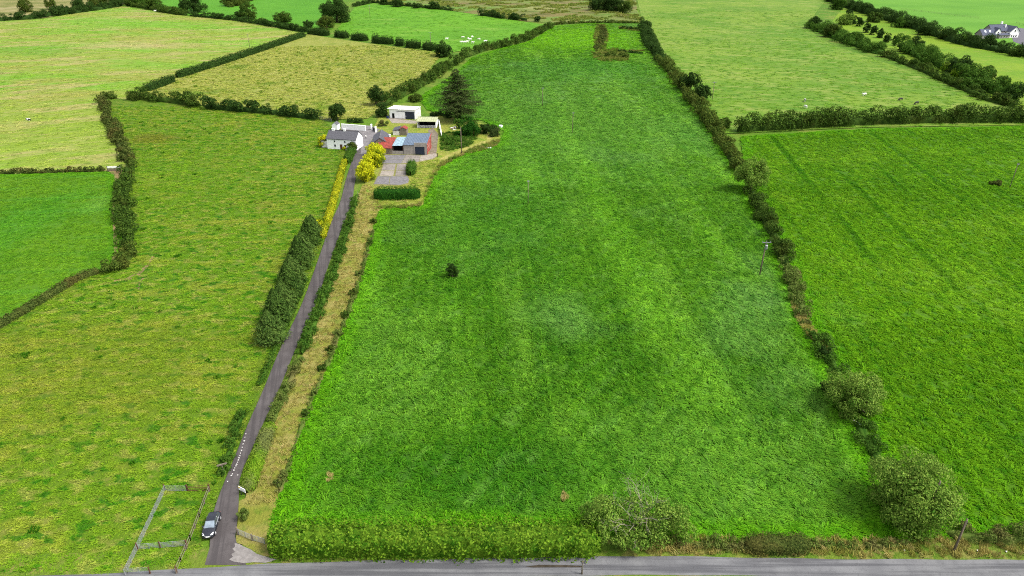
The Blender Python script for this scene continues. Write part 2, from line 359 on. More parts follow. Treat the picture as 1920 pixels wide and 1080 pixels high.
M_CONC3 = plain('grey_concrete', C(146, 143, 146), .9, .2, var=.16, sc=.7, dirt=C(104, 100, 98), dk=.6)
M_GRAVEL = plain('gravel', C(166, 161, 158), .95, .2, var=.2, sc=1.2, dirt=C(150, 144, 140), dk=.8)
M_SOIL = plain('bare_soil', C(158, 134, 96), .95, .1, var=.25, sc=.8, dirt=C(120, 132, 60), dk=.8)
def dry_verge(name, a, b, c):
    return field_mat(name, a, [N(.25, .42, .6, b, .9, det=4), N((.5, .5), .5, .64, c, .7, det=4)], .8, 2.0)
M_VERGE = dry_verge('verge_grass', C(126, 150, 52), C(100, 140, 36), C(168, 160, 88))
M_TRACK = dry_verge('track_grass', C(150, 156, 62), C(178, 166, 96), C(112, 142, 40))
M_YARDG = dry_verge('yard_lawn_grass', C(164, 172, 70), C(128, 162, 48), C(188, 178, 100))
# road: centre line, slightly bowed
rp = [(-400, 45), (-150, 58.5), (-70, 61.6), (-30, 63.9), (5, 65.0), (40, 64.8), (80, 64.1), (150, 61.5), (420, 45)]
rc, _ = smooth_path(rp, 3)
nrm = np.gradient(rc, axis=0); nrm = np.column_stack([-nrm[:, 1], nrm[:, 0]])/np.hypot(*nrm.T)[:, None]
wig = np.sin(np.arange(len(rc))*1.3)*.07+np.sin(np.arange(len(rc))*.37)*.1
north = rc+nrm*(1.55+wig)[:, None]; south = rc-nrm*(1.55+wig[::-1])[:, None]
sheet('road', [tuple(p) for p in north]+[tuple(p) for p in south[::-1]], M_ROAD, 2.5, .085)
# verges (north side strip to hedge foot, south side)
vn = rc+nrm*5.2
sheet('north_verge', [tuple(p) for p in vn]+[tuple(p) for p in (rc+nrm*1.3)[::-1]], M_VERGE, 2.5, .058)
vsouth = rc-nrm*9
sheet('south_verge', [tuple(p) for p in (rc-nrm*1.3)]+[tuple(p) for p in vsouth[::-1]], M_VERGE, 2.5, .058)
DRV = [(1060, 384, 462), (1044, 391, 456), (1020, 394, 441), (970, 398, 446), (940, 407, 448), (892, 426, 451), (844, 446, 472), (796, 465, 493), (729, 495, 524), (651, 527, 556), (573, 565, 591), (495, 594, 617), (418, 621, 645), (379, 638, 660), (340, 648, 666), (314, 656, 675), (288, 666, 685), (272, 676, 694)]
L_ = smooth_path(wpoly([(a, y) for y, a, b in DRV]), 3)[0]; R_ = smooth_path(wpoly([(b, y) for y, a, b in DRV]), 3)[0]
sheet('driveway', [tuple(p) for p in L_]+[tuple(p) for p in R_[::-1]], M_DRIVE, 2, .095)
sheet('gravel_apron', wpoly([(440, 1019), (449, 1021), (458, 1026), (470, 1031), (481, 1039), (493, 1043), (508, 1047), (518, 1050), (512, 1053), (498, 1056), (476, 1055), (458, 1057), (438, 1054), (430, 1050), (437, 1045), (434, 1040), (441, 1036), (436, 1030), (441, 1026)]), M_GRAVEL, 1, .115)
# yellowish track between hedge and meadow
TRK = [(950, 456, 518), (940, 460, 521), (892, 470, 537), (844, 488, 551), (796, 506, 565), (729, 540, 597), (651, 574, 628), (573, 604, 658), (495, 630, 683), (418, 654, 702), (388, 664, 714), (345, 680, 700)]
a_ = smooth_path(wpoly([(a, y) for y, a, b in TRK]), 3)[0]; b_ = smooth_path(wpoly([(b, y) for y, a, b in TRK]), 3)[0]
sheet('grass_track', [tuple(p) for p in a_]+[tuple(p) for p in b_[::-1]], M_TRACK, 2, .062)
sheet('entrance_verge', wpoly([(448, 940), (470, 930), (520, 938), (512, 985), (506, 1030), (520, 1046), (494, 1043), (474, 1032), (456, 1022), (442, 1018), (446, 975)]), M_TRACK, 1.5, .068)
sheet('yard_lawn', wpoly([(684, 345), (700, 300), (720, 288), (726, 268), (695, 262), (700, 240), (715, 212), (732, 222), (800, 224), (830, 215), (875, 225), (930, 238), (940, 262), (880, 285), (826, 300), (806, 345), (792, 388), (710, 394), (690, 380)]), M_YARDG, 2.5, .064)
sheet('back_yard', wpoly([(676, 290), (694, 290), (697, 262), (712, 243), (695, 236), (640, 234), (640, 248), (680, 256)]), plain('yard_asphalt', C(150, 146, 148), .9, .2, var=.15, sc=.3, dirt=C(122, 116, 112), dk=.6), 3, .10)
# farmyard: concrete slabs, each a piece
yard = sheet('farmyard', wpoly([(720, 290), (818, 286), (822, 292), (815, 299), (784, 305), (768, 330), (766, 346), (735, 350), (699, 348), (706, 332), (716, 312)]), plain('joint_grass', C(150, 150, 84), .95, .1, sc=1.5), 3, .075)
SLABS = [([(722, 291), (761, 291), (757, 299), (719, 299)], M_CONC3), ([(719, 299.4), (757, 299.4), (752, 307), (716, 307)], M_CONC3), ([(761.6, 291), (788, 292), (786, 303), (753, 307), (757.6, 299.4)], M_CONC),
    ([(788.7, 292), (818, 288), (819, 293), (811, 298), (786.8, 303)], M_CONC2),
    ([(719, 308.5), (742, 308.5), (740, 319.5), (716, 319.5)], M_CONC), ([(744.5, 308.5), (764, 308.5), (762.5, 319.5), (743, 319.5)], M_CONC), ([(715.6, 320.3), (739.6, 320.3), (737.5, 330), (712, 330)], M_CONC2), ([(743, 320.3), (762.5, 320.3), (761.5, 330), (741, 330)], M_CONC),
    ([(709, 331), (731, 331), (729, 346.5), (701, 345.5)], M_CONC3), ([(732, 331), (764, 331), (767, 337), (765, 343.5), (750, 347), (730, 346.5)], M_CONC3)]
for pts, m in SLABS:
    q = [Vector((*p, float(hz(*p))+.115+random.uniform(-.01, .015))) for p in wpoly(pts)]
    MB().slab(q, .12).build('slab', m, yard)
sheet('shed_forecourt', wpoly([(728, 222), (784, 227), (780, 232), (735, 231)]), M_CONC2, 2, .09)
sheet('side_passage', wpoly([(806, 292), (818, 290), (822, 252), (812, 240), (803, 244)]), plain('muddy_concrete', C(150, 138, 122), .95, .1, var=.25, sc=.5, dirt=C(110, 118, 62), dk=.7), 2, .08)
sheet('cow_path', wpoly([(206, 523), (236, 522), (258, 512), (276, 494), (286, 480), (290, 482), (278, 500), (262, 516), (240, 526), (212, 528)]), M_SOIL, 2, .075)
sheet('worn_path', wpoly([(256, 540), (262, 527), (275, 514), (278, 516), (266, 530), (260, 545)]), M_SOIL, 2, .078)
sheet('gate_mud', wpoly([(200, 318), (230, 316), (226, 330), (216, 345), (214, 330)]), M_SOIL, 3, .08)
sheet('field_margin', wpoly([(214, 345), (219, 345), (216, 380), (214, 410), (219, 440), (221, 480), (212, 500), (206, 502), (214, 470), (212, 430), (210, 400)]), M_SOIL, 2, .077)
puddle = sheet('puddle', wpoly([(985, 1063), (1010, 1060), (1060, 1060.5), (1093, 1062), (1092, 1064.5), (1040, 1064.5), (1000, 1065)]), plain('puddle_mud', C(84, 76, 66), .25, .5, var=.3, sc=1.0), 1, .098)
sheet('curving_path', wpoly([(822, 299), (850, 286), (885, 272), (912, 263), (914, 255), (900, 247), (905, 245), (922, 254), (924, 264), (890, 280), (850, 296), (826, 304)]), dry_verge('cut_grass', C(190, 186, 100), C(164, 174, 74), C(204, 192, 120)), 2, .088)
sheet('house_yard', wpoly([(1896, 66), (1908, 52), (1990, 62), (1990, 110), (1900, 78)]), plain('tarmac', C(118, 116, 126), .9, .2), 8, .07)

# ------------------------------------------------------------------ foliage
def leaves(P, Nrm, size, jit=.6, asp=.6, up=0.0):
    """a folded rhombus for every point; returns verts, faces, tint"""
    n = len(P)
    nn = Nrm+rng.normal(0, jit, (n, 3)); nn[:, 2] += up; nn /= np.linalg.norm(nn, axis=1)[:, None]+1e-9
    r = rng.normal(0, 1, (n, 3)); t = np.cross(nn, r); t /= np.linalg.norm(t, axis=1)[:, None]+1e-9; b = np.cross(nn, t)
    s = (np.broadcast_to(size, (n,))*rng.uniform(.6, 1.35, n))[:, None]
    V = np.stack([P-t*s*.5, P+b*s*.5*asp+nn*s*.12, P+t*s*.5, P-b*s*.5*asp+nn*s*.12], 1).reshape(-1, 3)
    F = np.arange(4*n).reshape(n, 4)
    return V, F, np.repeat(rng.uniform(0, 1, n), 4)
class Waves:
    """smooth pseudo-noise over an unbounded 3-D domain"""
    def __init__(s, scale, k=7):
        d = rng.normal(0, 1, (k, 3)); s.d = d/np.linalg.norm(d, axis=1)[:, None]*rng.uniform(.6, 1.7, (k, 1))/scale; s.p = rng.uniform(0, 6.28, k)
    def __call__(s, X): return np.sin(X@s.d.T*2*math.pi+s.p).mean(1)*1.6
LM = dict(
    hedge=leaf_mat('hedge_leaf', C(54, 88, 28), C(116, 152, 54), C(120, 112, 50), .25),
    dark=leaf_mat('dark_leaf', C(46, 78, 30), C(90, 126, 50)),
    olive=leaf_mat('olive_leaf', C(66, 100, 32), C(132, 154, 60), C(130, 116, 54), .3),
    ash=leaf_mat('ash_leaf', C(92, 148, 42), C(194, 228, 100)),
    laurel=leaf_mat('laurel_leaf', C(68, 128, 20), C(164, 206, 58)),
    box=leaf_mat('clipped_leaf', C(34, 90, 22), C(80, 146, 40)),
    lime=leaf_mat('privet_leaf', C(110, 166, 30), C(178, 214, 60), C(150, 124, 110), .5),
    gold=leaf_mat('golden_leaf', C(150, 172, 18, .55), C(240, 236, 44, .75), C(92, 138, 22, .45), .85, .2),
    goldhedge=leaf_mat('golden_hedge_leaf', C(136, 158, 20, .5), C(228, 222, 46, .6), C(96, 140, 26, .45), .8, .2),
    cypress_pale=leaf_mat('pale_cypress_leaf', C(72, 112, 44), C(146, 180, 84)),
    cypress=leaf_mat('cypress_leaf', C(56, 94, 34), C(126, 164, 70)),
    spruce=leaf_mat('spruce_leaf', C(62, 92, 42), C(126, 146, 76)),
    bramble=leaf_mat('bramble_leaf', C(88, 122, 42), C(160, 180, 88), C(166, 146, 98), .5),
    shrub=leaf_mat('shrub_leaf', C(56, 106, 28), C(122, 166, 58)),
    brown=leaf_mat('winter_leaf', C(72, 96, 38), C(132, 146, 68), C(134, 108, 62), .4))
M_BARK = plain('bark', C(112, 100, 84), .95, .1, var=.3, sc=3, stretch=(1, 1, .25))
M_PALEBARK = plain('pale_bark', C(196, 184, 164), .9, .1, var=.2, sc=4)

def hedge(name, label, px, wid, hgt, mat='hedge', amp=.22, lump=3.0, box=2.2, leaf=None, dens=1.0, group=None, bare=0.0, cat='hedge'):
    pw = [gp(*p) for p in px]
    path, s = smooth_path([(p.x, p.y) for p in pw], .9)
    if leaf is None:
        leaf = min(.75, max(.2, .0022*np.mean([np.linalg.norm([p.x, p.y, CAM_H]) for p in pw])))
    org = np.array([path[len(path)//2][0], path[len(path)//2][1]]); oz = float(hz(*org))
    d = np.gradient(path, axis=0); d /= np.hypot(*d.T)[:, None]; nr = np.column_stack([-d[:, 1], d[:, 0]])
    L = s[-1]; w1 = Waves(lump); w2 = Waves(lump*.38); w3 = Waves(lump*3.5)
    def surf(u, a, k):                 # u along (m), a angle 0..pi, k radial factor
        u = np.clip(u, 0, L)
        cx = np.interp(u, s, path[:, 0]); cy = np.interp(u, s, path[:, 1]); nx = np.interp(u, s, nr[:, 0]); ny = np.interp(u, s, nr[:, 1])
        ca, sa = np.cos(a), np.sin(a); e = 2.0/box
        ox = np.sign(ca)*np.abs(ca)**e; oy = np.abs(sa)**e
        end = np.clip(np.minimum(u, L-u)/(wid*.45), 0, 1); end = np.sqrt(1-(1-end)**2)*.85+.15
        q = np.column_stack([u, ca*wid*.8, sa*hgt])
        g = 1+amp*(w1(q)*.8+w2(q)*.75+w3(q)*.5)
        rr = k*g*end
        X = cx+nx*ox*wid*.5*rr; Y = cy+ny*ox*wid*.5*rr
        Z = hz(X, Y)+oy*hgt*(k*(.55+.45*end)*(1+amp*1.1*(w1(q)*.7+w2(q)*.75+w3(q)*.5)))
        nrm = np.column_stack([nx*ca, ny*ca, np.maximum(sa, .05)])
        return np.column_stack([X-org[0], Y-org[1], Z-oz]), nrm
    per = (wid+2*hgt)*.9
    n = int(L*per*dens*2.7/(leaf*leaf*.62)*.62)
    if box < 2.5 and wid > 1.6:        # unclipped: a chain of overlapping bushes
        n = int(n*1.3)
        sz = (wid*hgt)**.5; nb = max(4, int(L/sz*(5.5 if dens < 1.15 else 13)*dens))
        u = rng.uniform(0, L, nb); lat = rng.uniform(-1, 1, nb)*.38*wid; kh = rng.uniform(.08, .8, nb)*(1+amp*w3(np.column_stack([u, u*0, u*0])))
        kh *= np.sqrt(np.clip(1.15-(np.abs(lat)/(.5*wid))**2, .15, 1))
        br = sz*rng.uniform(.17, .40, nb)
        cx = np.interp(u, s, path[:, 0])+np.interp(u, s, nr[:, 0])*lat; cy = np.interp(u, s, path[:, 1])+np.interp(u, s, nr[:, 1])*lat
        cz = hz(cx, cy)+np.maximum(kh*hgt, br*.5)
        idx = rng.choice(nb, n, p=br**2/np.sum(br**2))
        v = rng.normal(0, 1, (n, 3)); v /= np.linalg.norm(v, axis=1)[:, None]; v[:, 2] = np.where(rng.uniform(0, 1, n) < .6, np.abs(v[:, 2]), v[:, 2])
        P = np.column_stack([cx, cy, cz])[idx]+v*(br[idx]*rng.uniform(.6, 1.12, n)**.7)[:, None]
        P[:, 2] = np.maximum(P[:, 2], hz(P[:, 0], P[:, 1])+.1); P -= np.array([org[0], org[1], oz]); Nn = v
    else:
        u = rng.uniform(-.3, L+.3, n); e_ = 2.0/box; q_ = rng.uniform(-1, 1, n); top = rng.uniform(0, 1, n) < wid/(wid+2*hgt)
        a = np.where(top, np.arccos(np.sign(q_)*np.abs(q_)**(1/e_)), np.where(q_ > 0, 0, math.pi)+np.where(q_ > 0, 1, -1)*np.arcsin(np.abs(rng.uniform(0, 1, n))**(1/e_)))
        P, Nn = surf(u, a, 1.08-.36*rng.uniform(0, 1, n)**1.6)
    V, F, t = leaves(P, Nn, leaf, .42)
    root = empty(name, (org[0], org[1], oz), 0, label, cat, group)
    link('foliage', np_mesh('foliage', V, F, LM[mat], {'tint': t}), root)
    # woody, leafy body inside
    k = 11; ang = np.linspace(0, math.pi, k); us = np.linspace(0, L, max(3, int(L/.9)))
    U, A = np.meshgrid(us, ang, indexing='ij'); P, _ = surf(U.ravel(), A.ravel(), np.full(U.size, .4 if box < 2.5 else .78))
    i, j = np.meshgrid(np.arange(len(us)-1), np.arange(k-1), indexing='ij'); q = (i*k+j).ravel()
    link('inner_growth', np_mesh('inner_growth', P, np.column_stack([q, q+1, q+k+1, q+k]), LM[mat], {'tint': rng.uniform(0, .6, len(P))}, True), root)
    return root

def trunk_mesh(h, r, limbs, mat, bend=.05, seg=7):
    mb = MB(); top = Vector((rng.normal(0, bend*h), rng.normal(0, bend*h), h))
    mid = top*.5+Vector((rng.normal(0, bend*h*.5), rng.normal(0, bend*h*.5), 0))
    pts = [Vector((0, 0, -.2)), mid*.25, mid, top]
    mb.tube(pts, [r*1.35, r, r*.75, r*.3], seg)
    for e in limbs:
        e = Vector(e); f = random.uniform(.3, .9); st = mid*(f*2) if f < .5 else mid+(top-mid)*((f-.5)*2)
        m2 = st.lerp(e, .5)+Vector((0, 0, random.uniform(0, .12)*h))
        rr = r*.45*(1.1-f*.5); mb.tube([st, m2, e], [rr, rr*.6, rr*.15], 5)
    return mb.mesh('trunk', mat, True)
def crown_pts(a, b, c, zc, nl, ncl, rough=.32, low=-.92):
    ncl = int(ncl*1.9)
    """points on clumps that fill an uneven ellipsoid"""
    u = rng.normal(0, 1, (ncl*4, 3)); u /= np.linalg.norm(u, axis=1)[:, None]; u = u[u[:, 2] > low][:ncl]; ncl = len(u)
    rad = np.where(rng.uniform(0, 1, ncl) < .25, rng.uniform(.1, .5, ncl), rng.uniform(.55, .88, ncl)); cen = u*rad[:, None]*np.array([a, b, c]); cr = rng.uniform(.19, .36, ncl)*(34/max(ncl, 34))**.22*(a*b*c)**(1/3)*(1+rough*rng.normal(0, .5, ncl))
    cr = np.abs(cr)
    wgt = cr**2/np.sum(cr**2); idx = rng.choice(ncl, nl, p=wgt)
    v = rng.normal(0, 1, (nl, 3)); v /= np.linalg.norm(v, axis=1)[:, None]; v[:, 2] = np.where(rng.uniform(0, 1, nl) < .55, np.abs(v[:, 2]), v[:, 2])
    P = cen[idx]+v*(cr[idx]*rng.uniform(.55, 1.08, nl)**.6)[:, None]
    P[:, 2] += zc; P[:, 2] = np.maximum(P[:, 2], .15)
    return P, v, cen+np.array([0, 0, zc])
def tree_meshes(a, b, c, zc, leaf, mat, ncl=34, dens=1.0, trunk_r=None, bark=None, limbs=7):
    area = 4*math.pi*((a*b)**1.6/3+(a*c)**1.6/3+(b*c)**1.6/3)**(1/1.6)
    nl = int(area*dens*3.4/(leaf*leaf*.6))
    P, v, cen = crown_pts(a, b, c, zc, nl, ncl)
    V, F, t = leaves(P, v, leaf, .42)
    cm = np_mesh('crown', V, F, LM[mat], {'tint': t})
    tm = trunk_mesh(zc+c*.35, trunk_r or .06*(a+c)*.5+.05, cen[rng.choice(len(cen), min(limbs, len(cen)), replace=False)], bark or M_BARK)
    return tm, cm
def plant(name, label, loc, meshes, cat='tree', group=None, sc=(1, 1, 1), rz=None):
    root = empty(name, loc, random.uniform(0, 6.28) if rz is None else rz, label, cat, group)
    for nm, me in meshes:
        o = link(nm, me, root); o.scale = sc
    return root
def tree_px(name, label, px, py, wpx, hpx, mat='hedge', leaf=None, dens=1.0, ncl=34, depth=1.0, cat='tree', group=None, low=False, bark=None, maxh=None, limbs=7):
    """crown centre px, py; apparent width and height in photo pixels; sizes from the ground under it"""
    c = None; zc = 3.0
    for _ in range(6):
        p = gp(px, py, zc); m = mpp(p); e = elev(p); a = wpx*m/2*1.08; b = a*depth
        v = hpx*m/2*1.08; c = math.sqrt(max(v*v-(b*math.sin(e))**2, (.45*a)**2))/math.cos(e)
        c = min(c, 1.5*a)
        if maxh: c = min(c, maxh/2)
        zc = c*(.62 if low else .98)
    loc = (p.x, p.y, float(hz(p.x, p.y)))
    leaf = leaf or min(.8, max(.24, .0024*math.hypot(p.x, p.y, CAM_H)))
    tm, cm = tree_meshes(a, b, c, zc, leaf, mat, ncl, dens, None, bark, limbs)
    return plant(name, label, loc, [('trunk', tm), ('crown', cm)], cat, group, rz=0.0)

# --- hedges
HG = 'field hedges'
hedge('hedge', 'long clipped bright green laurel hedge beside the road', [(508, 1026), (700, 1027), (900, 1027), (1125, 1027)], 4.8, 3.7, 'laurel', .15, 1.5, 4.5, .42, 1.1)
hedge('hedge', 'low dark scrubby hedge between the bare-branched tree and the clipped brown-topped hedge', [(1270, 1022), (1330, 1024), (1400, 1026)], 2.4, 1.3, 'bramble', .3, 2.0, 2.0, .28)
hedge('hedge', 'short clipped box-shaped hedge with brownish top on the roadside bank', [(1396, 1028), (1450, 1028), (1514, 1027)], 3.2, 1.8, 'brown', .08, 2.0, 4.5, .26)
hedge('hedge', 'thin low hedge on the bank leading to the big roadside tree', [(1512, 1024), (1600, 1026), (1700, 1024)], 1.7, 1.0, 'bramble', .3, 1.8, 2.0, .28)
hedge('hedge', 'bramble bank behind the leaning roadside pole', [(1772, 1000), (1815, 1010), (1870, 1014), (1990, 1018)], 4.2, 1.7, 'bramble', .35, 2.6, 2.0, .3)
hedge('hedge', 'trimmed lime green hedge with dead flower heads beside the driveway mouth', [(463, 925), (474, 892), (492, 844), (508, 800)], 2.6, 1.35, 'lime', .16, 1.8, 3.0, .26, 1.1)
hedge('hedge', 'greyish driveway hedge with faded blossom between lime hedge and leafy hedge', [(511, 793), (527, 755), (545, 715), (563, 672)], 2.4, 1.5, 'bramble', .25, 1.8, 2.3, .28)
hedge('hedge', 'dark leafy hedge on the inner side of the driveway opposite the cypress row', [(566, 664), (592, 600), (618, 535), (640, 470), (655, 420), (668, 375)], 3.0, 1.9, 'shrub', .26, 2.2, 2.2, .34)
hedge('hedge', 'rough bramble strip on the pasture side of the driveway near the entrance', [(416, 895), (430, 850), (447, 800), (458, 772)], 2.4, 1.2, 'shrub', .35, 2.0, 2.0, .28)
hedge('hedge', 'low ivy bank between cypress row and driveway', [(485, 725), (505, 680), (528, 630), (552, 575), (574, 525)], 1.4, .8, 'shrub', .3, 2.0, 2.0, .3)
hedge('hedge', 'narrow clipped golden hedge beside the driveway', [(604, 448), (617, 410), (630, 365), (641, 325), (646, 305)], 2.0, 1.8, 'goldhedge', .2, 2.0, 3.0, .34)
hedge('hedge', 'rounded green clipped hedge at the lane corner below the farmhouse', [(652, 306), (657, 292), (662, 284)], 3.2, 2.3, 'shrub', .1, 2.4, 3.0, .36)
hedge('hedge', 'dark green clipped rectangular hedge below the concrete yard', [(702, 371), (745, 371), (788, 370)], 5.0, 3.3, 'box', .07, 2.0, 5.0, .36)
hedge('hedge', 'small clipped hedge on the edge of the concrete slabs', [(770, 330), (773, 312)], 3.4, 3.0, 'shrub', .12, 2.0, 3.0, .36)
# right boundary hedgerow, in its distinct lengths
hedge('hedge', 'far length of the right boundary hedgerow beside the rushy plot end', [(1206, 48), (1214, 72), (1226, 98), (1240, 118)], 10, 5.6, 'dark', .35, 6, 2.0, dens=.9)
hedge('hedge', 'olive hedgerow between the hay meadow and the upper pasture', [(1240, 116), (1258, 138), (1282, 170), (1310, 205), (1336, 242)], 8.5, 5.0, 'olive', .35, 5, 2.0, dens=.95)
hedge('hedge', 'hedgerow joining the tall cross hedge to the round ash tree', [(1334, 238), (1352, 268), (1372, 300), (1392, 330)], 6.2, 4.2, 'olive', .3, 4, 2.0)
hedge('hedge', 'dark hedgerow between the round ash tree and the pole with crossarm', [(1408, 362), (1424, 395), (1442, 428), (1460, 466), (1474, 500)], 5.6, 3.6, 'hedge', .32, 3.5, 2.0)
hedge('hedge', 'sparse bushy hedgerow ending at the dry grass bank', [(1474, 500), (1486, 532), (1500, 572), (1510, 596)], 4.6, 2.2, 'bramble', .4, 2.6, 2.0)
hedge('hedge', 'scrubby hedge above the round hedgerow tree', [(1524, 628), (1556, 680), (1574, 706)], 4.8, 2.1, 'shrub', .35, 2.4, 2.0)
hedge('hedge', 'thin weedy bank between the two round hedgerow trees', [(1606, 790), (1622, 822), (1642, 856), (1660, 890)], 4.6, 1.8, 'shrub', .4, 2.0, 2.0, .28)
hedge('hedge', 'tall thick thorn hedge between crop field and upper pasture', [(1382, 247), (1440, 243), (1520, 238), (1640, 232), (1780, 229), (1960, 227), (2060, 225)], 7.5, 7.6, 'hedge', .14, 5, 2.2, dens=1.2)
hedge('hedge', 'bushy thicket at the head of the upper pasture', [(1528, 50), (1548, 62), (1580, 76), (1620, 90), (1655, 102)], 20, 5.5, 'shrub', .35, 9, 2.0, dens=.8)
hedge('hedge', 'low bushy hedge along the foot of the tree belt', [(1655, 104), (1700, 120), (1745, 139), (1800, 165), (1850, 187), (1900, 200)], 9, 3.6, 'hedge', .35, 6, 2.0, dens=.9)
hedge('tree_belt', 'mixed leafy tree belt between upper pasture and strip field', [(1690, 92), (1720, 106), (1760, 124), (1810, 148), (1860, 172), (1905, 190)], 13, 7.5, 'shrub', .4, 8, 2.0, dens=.8, cat='tree belt')
hedge('hedge', 'thick dark hedge running in front of the grey-roofed house', [(1545, -4), (1600, 18), (1660, 36), (1730, 58), (1800, 82), (1880, 98), (1960, 112)], 15, 8.0, 'dark', .3, 8, 2.2, dens=.9)
# left fields
hedge('hedge', 'straight clipped hedge between mown field and stubble pasture', [(570, 68), (540, 78), (500, 92), (440, 112), (390, 128), (333, 146)], 5.0, 3.6, 'dark', .14, 4, 3.0)
hedge('hedge', 'short hedge from the field gap to the hedge corner', [(325, 152), (300, 162), (272, 172)], 5.0, 3.6, 'dark', .15, 4, 3.0)
hedge('hedge', 'broad brownish hedge at the meeting of three fields', [(238, 186), (270, 187), (320, 192), (376, 200)], 7.5, 5.4, 'hedge', .2, 4, 2.2)
hedge('hedge', 'long dark hedge between stubble pasture and rough pasture', [(385, 203), (440, 208), (500, 213), (560, 220), (596, 224)], 6.2, 5.2, 'dark', .22, 4, 2.2)
hedge('hedge', 'hedge falling from the hedge corner to the timber gate', [(192, 187), (199, 208), (209, 235), (220, 262), (232, 288), (243, 307)], 6.0, 3.3, 'brown', .2, 4, 2.2)
hedge('hedge', 'short top end of hedge beside the dark corner bush', [(189, 184), (205, 183), (218, 185)], 4.5, 3.2, 'olive', .2, 3, 2.4)
hedge('hedge', 'rounded overgrown hedge beside the timber gate', [(243, 308), (241, 330), (236, 358)], 6.0, 3.0, 'hedge', .3, 3.5, 2.2)
hedge('hedge', 'patchy overgrown hedge beside the young crop', [(232, 356), (234, 395), (238, 430), (242, 466)], 6.4, 3.0, 'hedge', .35, 3.5, 2.0)
hedge('hedge', 'broad bramble mound at the bend of the young crop edge', [(246, 464), (238, 486), (220, 500), (188, 511)], 7.2, 2.6, 'olive', .3, 3.5, 2.0)
hedge('hedge', 'narrow low clipped hedge running down beside the young crop', [(186, 511), (142, 527), (79, 565), (0, 612), (-70, 654)], 2.6, 1.5, 'brown', .14, 3, 2.8)
hedge('hedge', 'low brown weedy hedge behind the young crop', [(-70, 327), (60, 324), (130, 322), (198, 319)], 2.4, 1.6, 'brown', .3, 3, 2.0)
for k, (a, b, y) in enumerate([(576, 620, 65), (627, 655, 70), (658, 691, 75), (696, 740, 81), (743, 757, 85), (761, 790, 89), (793, 820, 93)]):
    lab = ['hedge length at the corner under the big dark tree', 'first trimmed hedge block after the gap below the big dark tree', 'second trimmed hedge block of the broken hedge behind the stubble pasture', 'widest trimmed block of the broken hedge behind the stubble pasture',
           'smallest trimmed block of the broken hedge behind the stubble pasture', 'trimmed hedge block just before the last block of the broken hedge', 'last trimmed block of the broken hedge beside the cattle pasture bush'][k]
    hedge('hedge', lab, [(a+3, y-1.5), ((a+b)/2, y), (b-3, y+1.5)], 6, 5.0, 'dark', .2, 5, 2.6, group='broken hedge behind the stubble pasture')
hedge('hedge', 'overgrown boundary hedge behind the white shed running up to the cattle pasture', [(722, 198), (745, 184), (775, 168), (805, 150), (838, 128), (868, 110)], 9, 4.6, 'hedge', .35, 5, 2.0)
hedge('hedge', 'boundary hedge between hay meadow and cattle pasture', [(872, 107), (905, 95), (950, 86), (985, 76), (1008, 64), (1030, 52)], 8, 5.0, 'hedge', .3, 6, 2.0)
hedge('hedge', 'low ragged hedge closing the far end of the hay meadow', [(1036, 46), (1090, 43), (1150, 43), (1200, 44)], 5, 2.2, 'olive', .5, 8, 2.0)
hedge('scrub_mound', 'olive scrub mound at the far end of the hay meadow', [(1114, 106), (1140, 105), (1178, 109)], 9, 2.4, 'olive', .4, 5, 2.0, cat='scrub')
hedge('scrub_line', 'low dark scrub line beside the olive mound in the far meadow', [(1156, 97), (1180, 99), (1206, 101)], 4, 1.5, 'dark', .4, 5, 2.0, cat='scrub')
hedge('scrub_line', 'low dark scrub line below the far end hedge of the meadow', [(1162, 54), (1182, 55), (1204, 58)], 6, 1.8, 'dark', .4, 6, 2.0, cat='scrub')
hedge('scrub_line', 'brownish scrub strip running from the far end hedge to the olive mound', [(1128, 50), (1132, 64), (1126, 80), (1120, 94)], 7, 1.8, 'brown', .5, 6, 2.0, dens=.7, cat='scrub')
hedge('hedge', 'scrubby tree-lined hedge behind the mown field', [(-80, 42), (0, 39), (60, 35), (110, 28), (180, 19), (228, 11)], 12, 6.5, 'dark', .45, 9, 2.0)
hedge('hedge', 'hedge behind the mown field up to the big dark round tree', [(236, 9), (280, 17), (320, 25), (350, 29)], 10, 6.0, 'hedge', .4, 8, 2.0)
hedge('hedge', 'low hedge between mown field and far green fields', [(356, 30), (400, 34), (450, 40), (500, 48), (560, 58), (578, 60)], 7, 4.0, 'dark', .4, 8, 2.0)
hedge('hedge', 'hedge line on the skyline side of the far green field', [(430, 14), (460, 4), (500, -6), (560, -12)], 10, 6, 'olive', .4, 8, 2.0)
hedge('hedge', 'low hedge between cattle pasture and rushy moor', [(664, 12), (700, 5), (730, 9), (770, 12), (830, 18), (850, 20)], 7, 3.2, 'dark', .5, 8, 2.0)
hedge('hedge', 'two dark shrub clumps edging the moor beyond the cattle', [(900, 29), (920, 31), (945, 35)], 7, 6, 'dark', .25, 7, 2.0)
hedge('hedge', 'dark shrub clump nearest the plot corner on the moor edge', [(952, 36), (970, 37), (988, 39)], 7, 5.5, 'dark', .25, 7, 2.0)
hedge('hedge', 'low shrubs behind the farmhouse along the stubble pasture', [(652, 228), (668, 229), (682, 230)], 4, 2.0, 'dark', .3, 3, 2.0)
hedge('hedge', 'dark shrub row between cream shed and spruce', [(806, 217), (826, 216), (846, 222)], 4, 2.3, 'dark', .4, 3, 2.0)

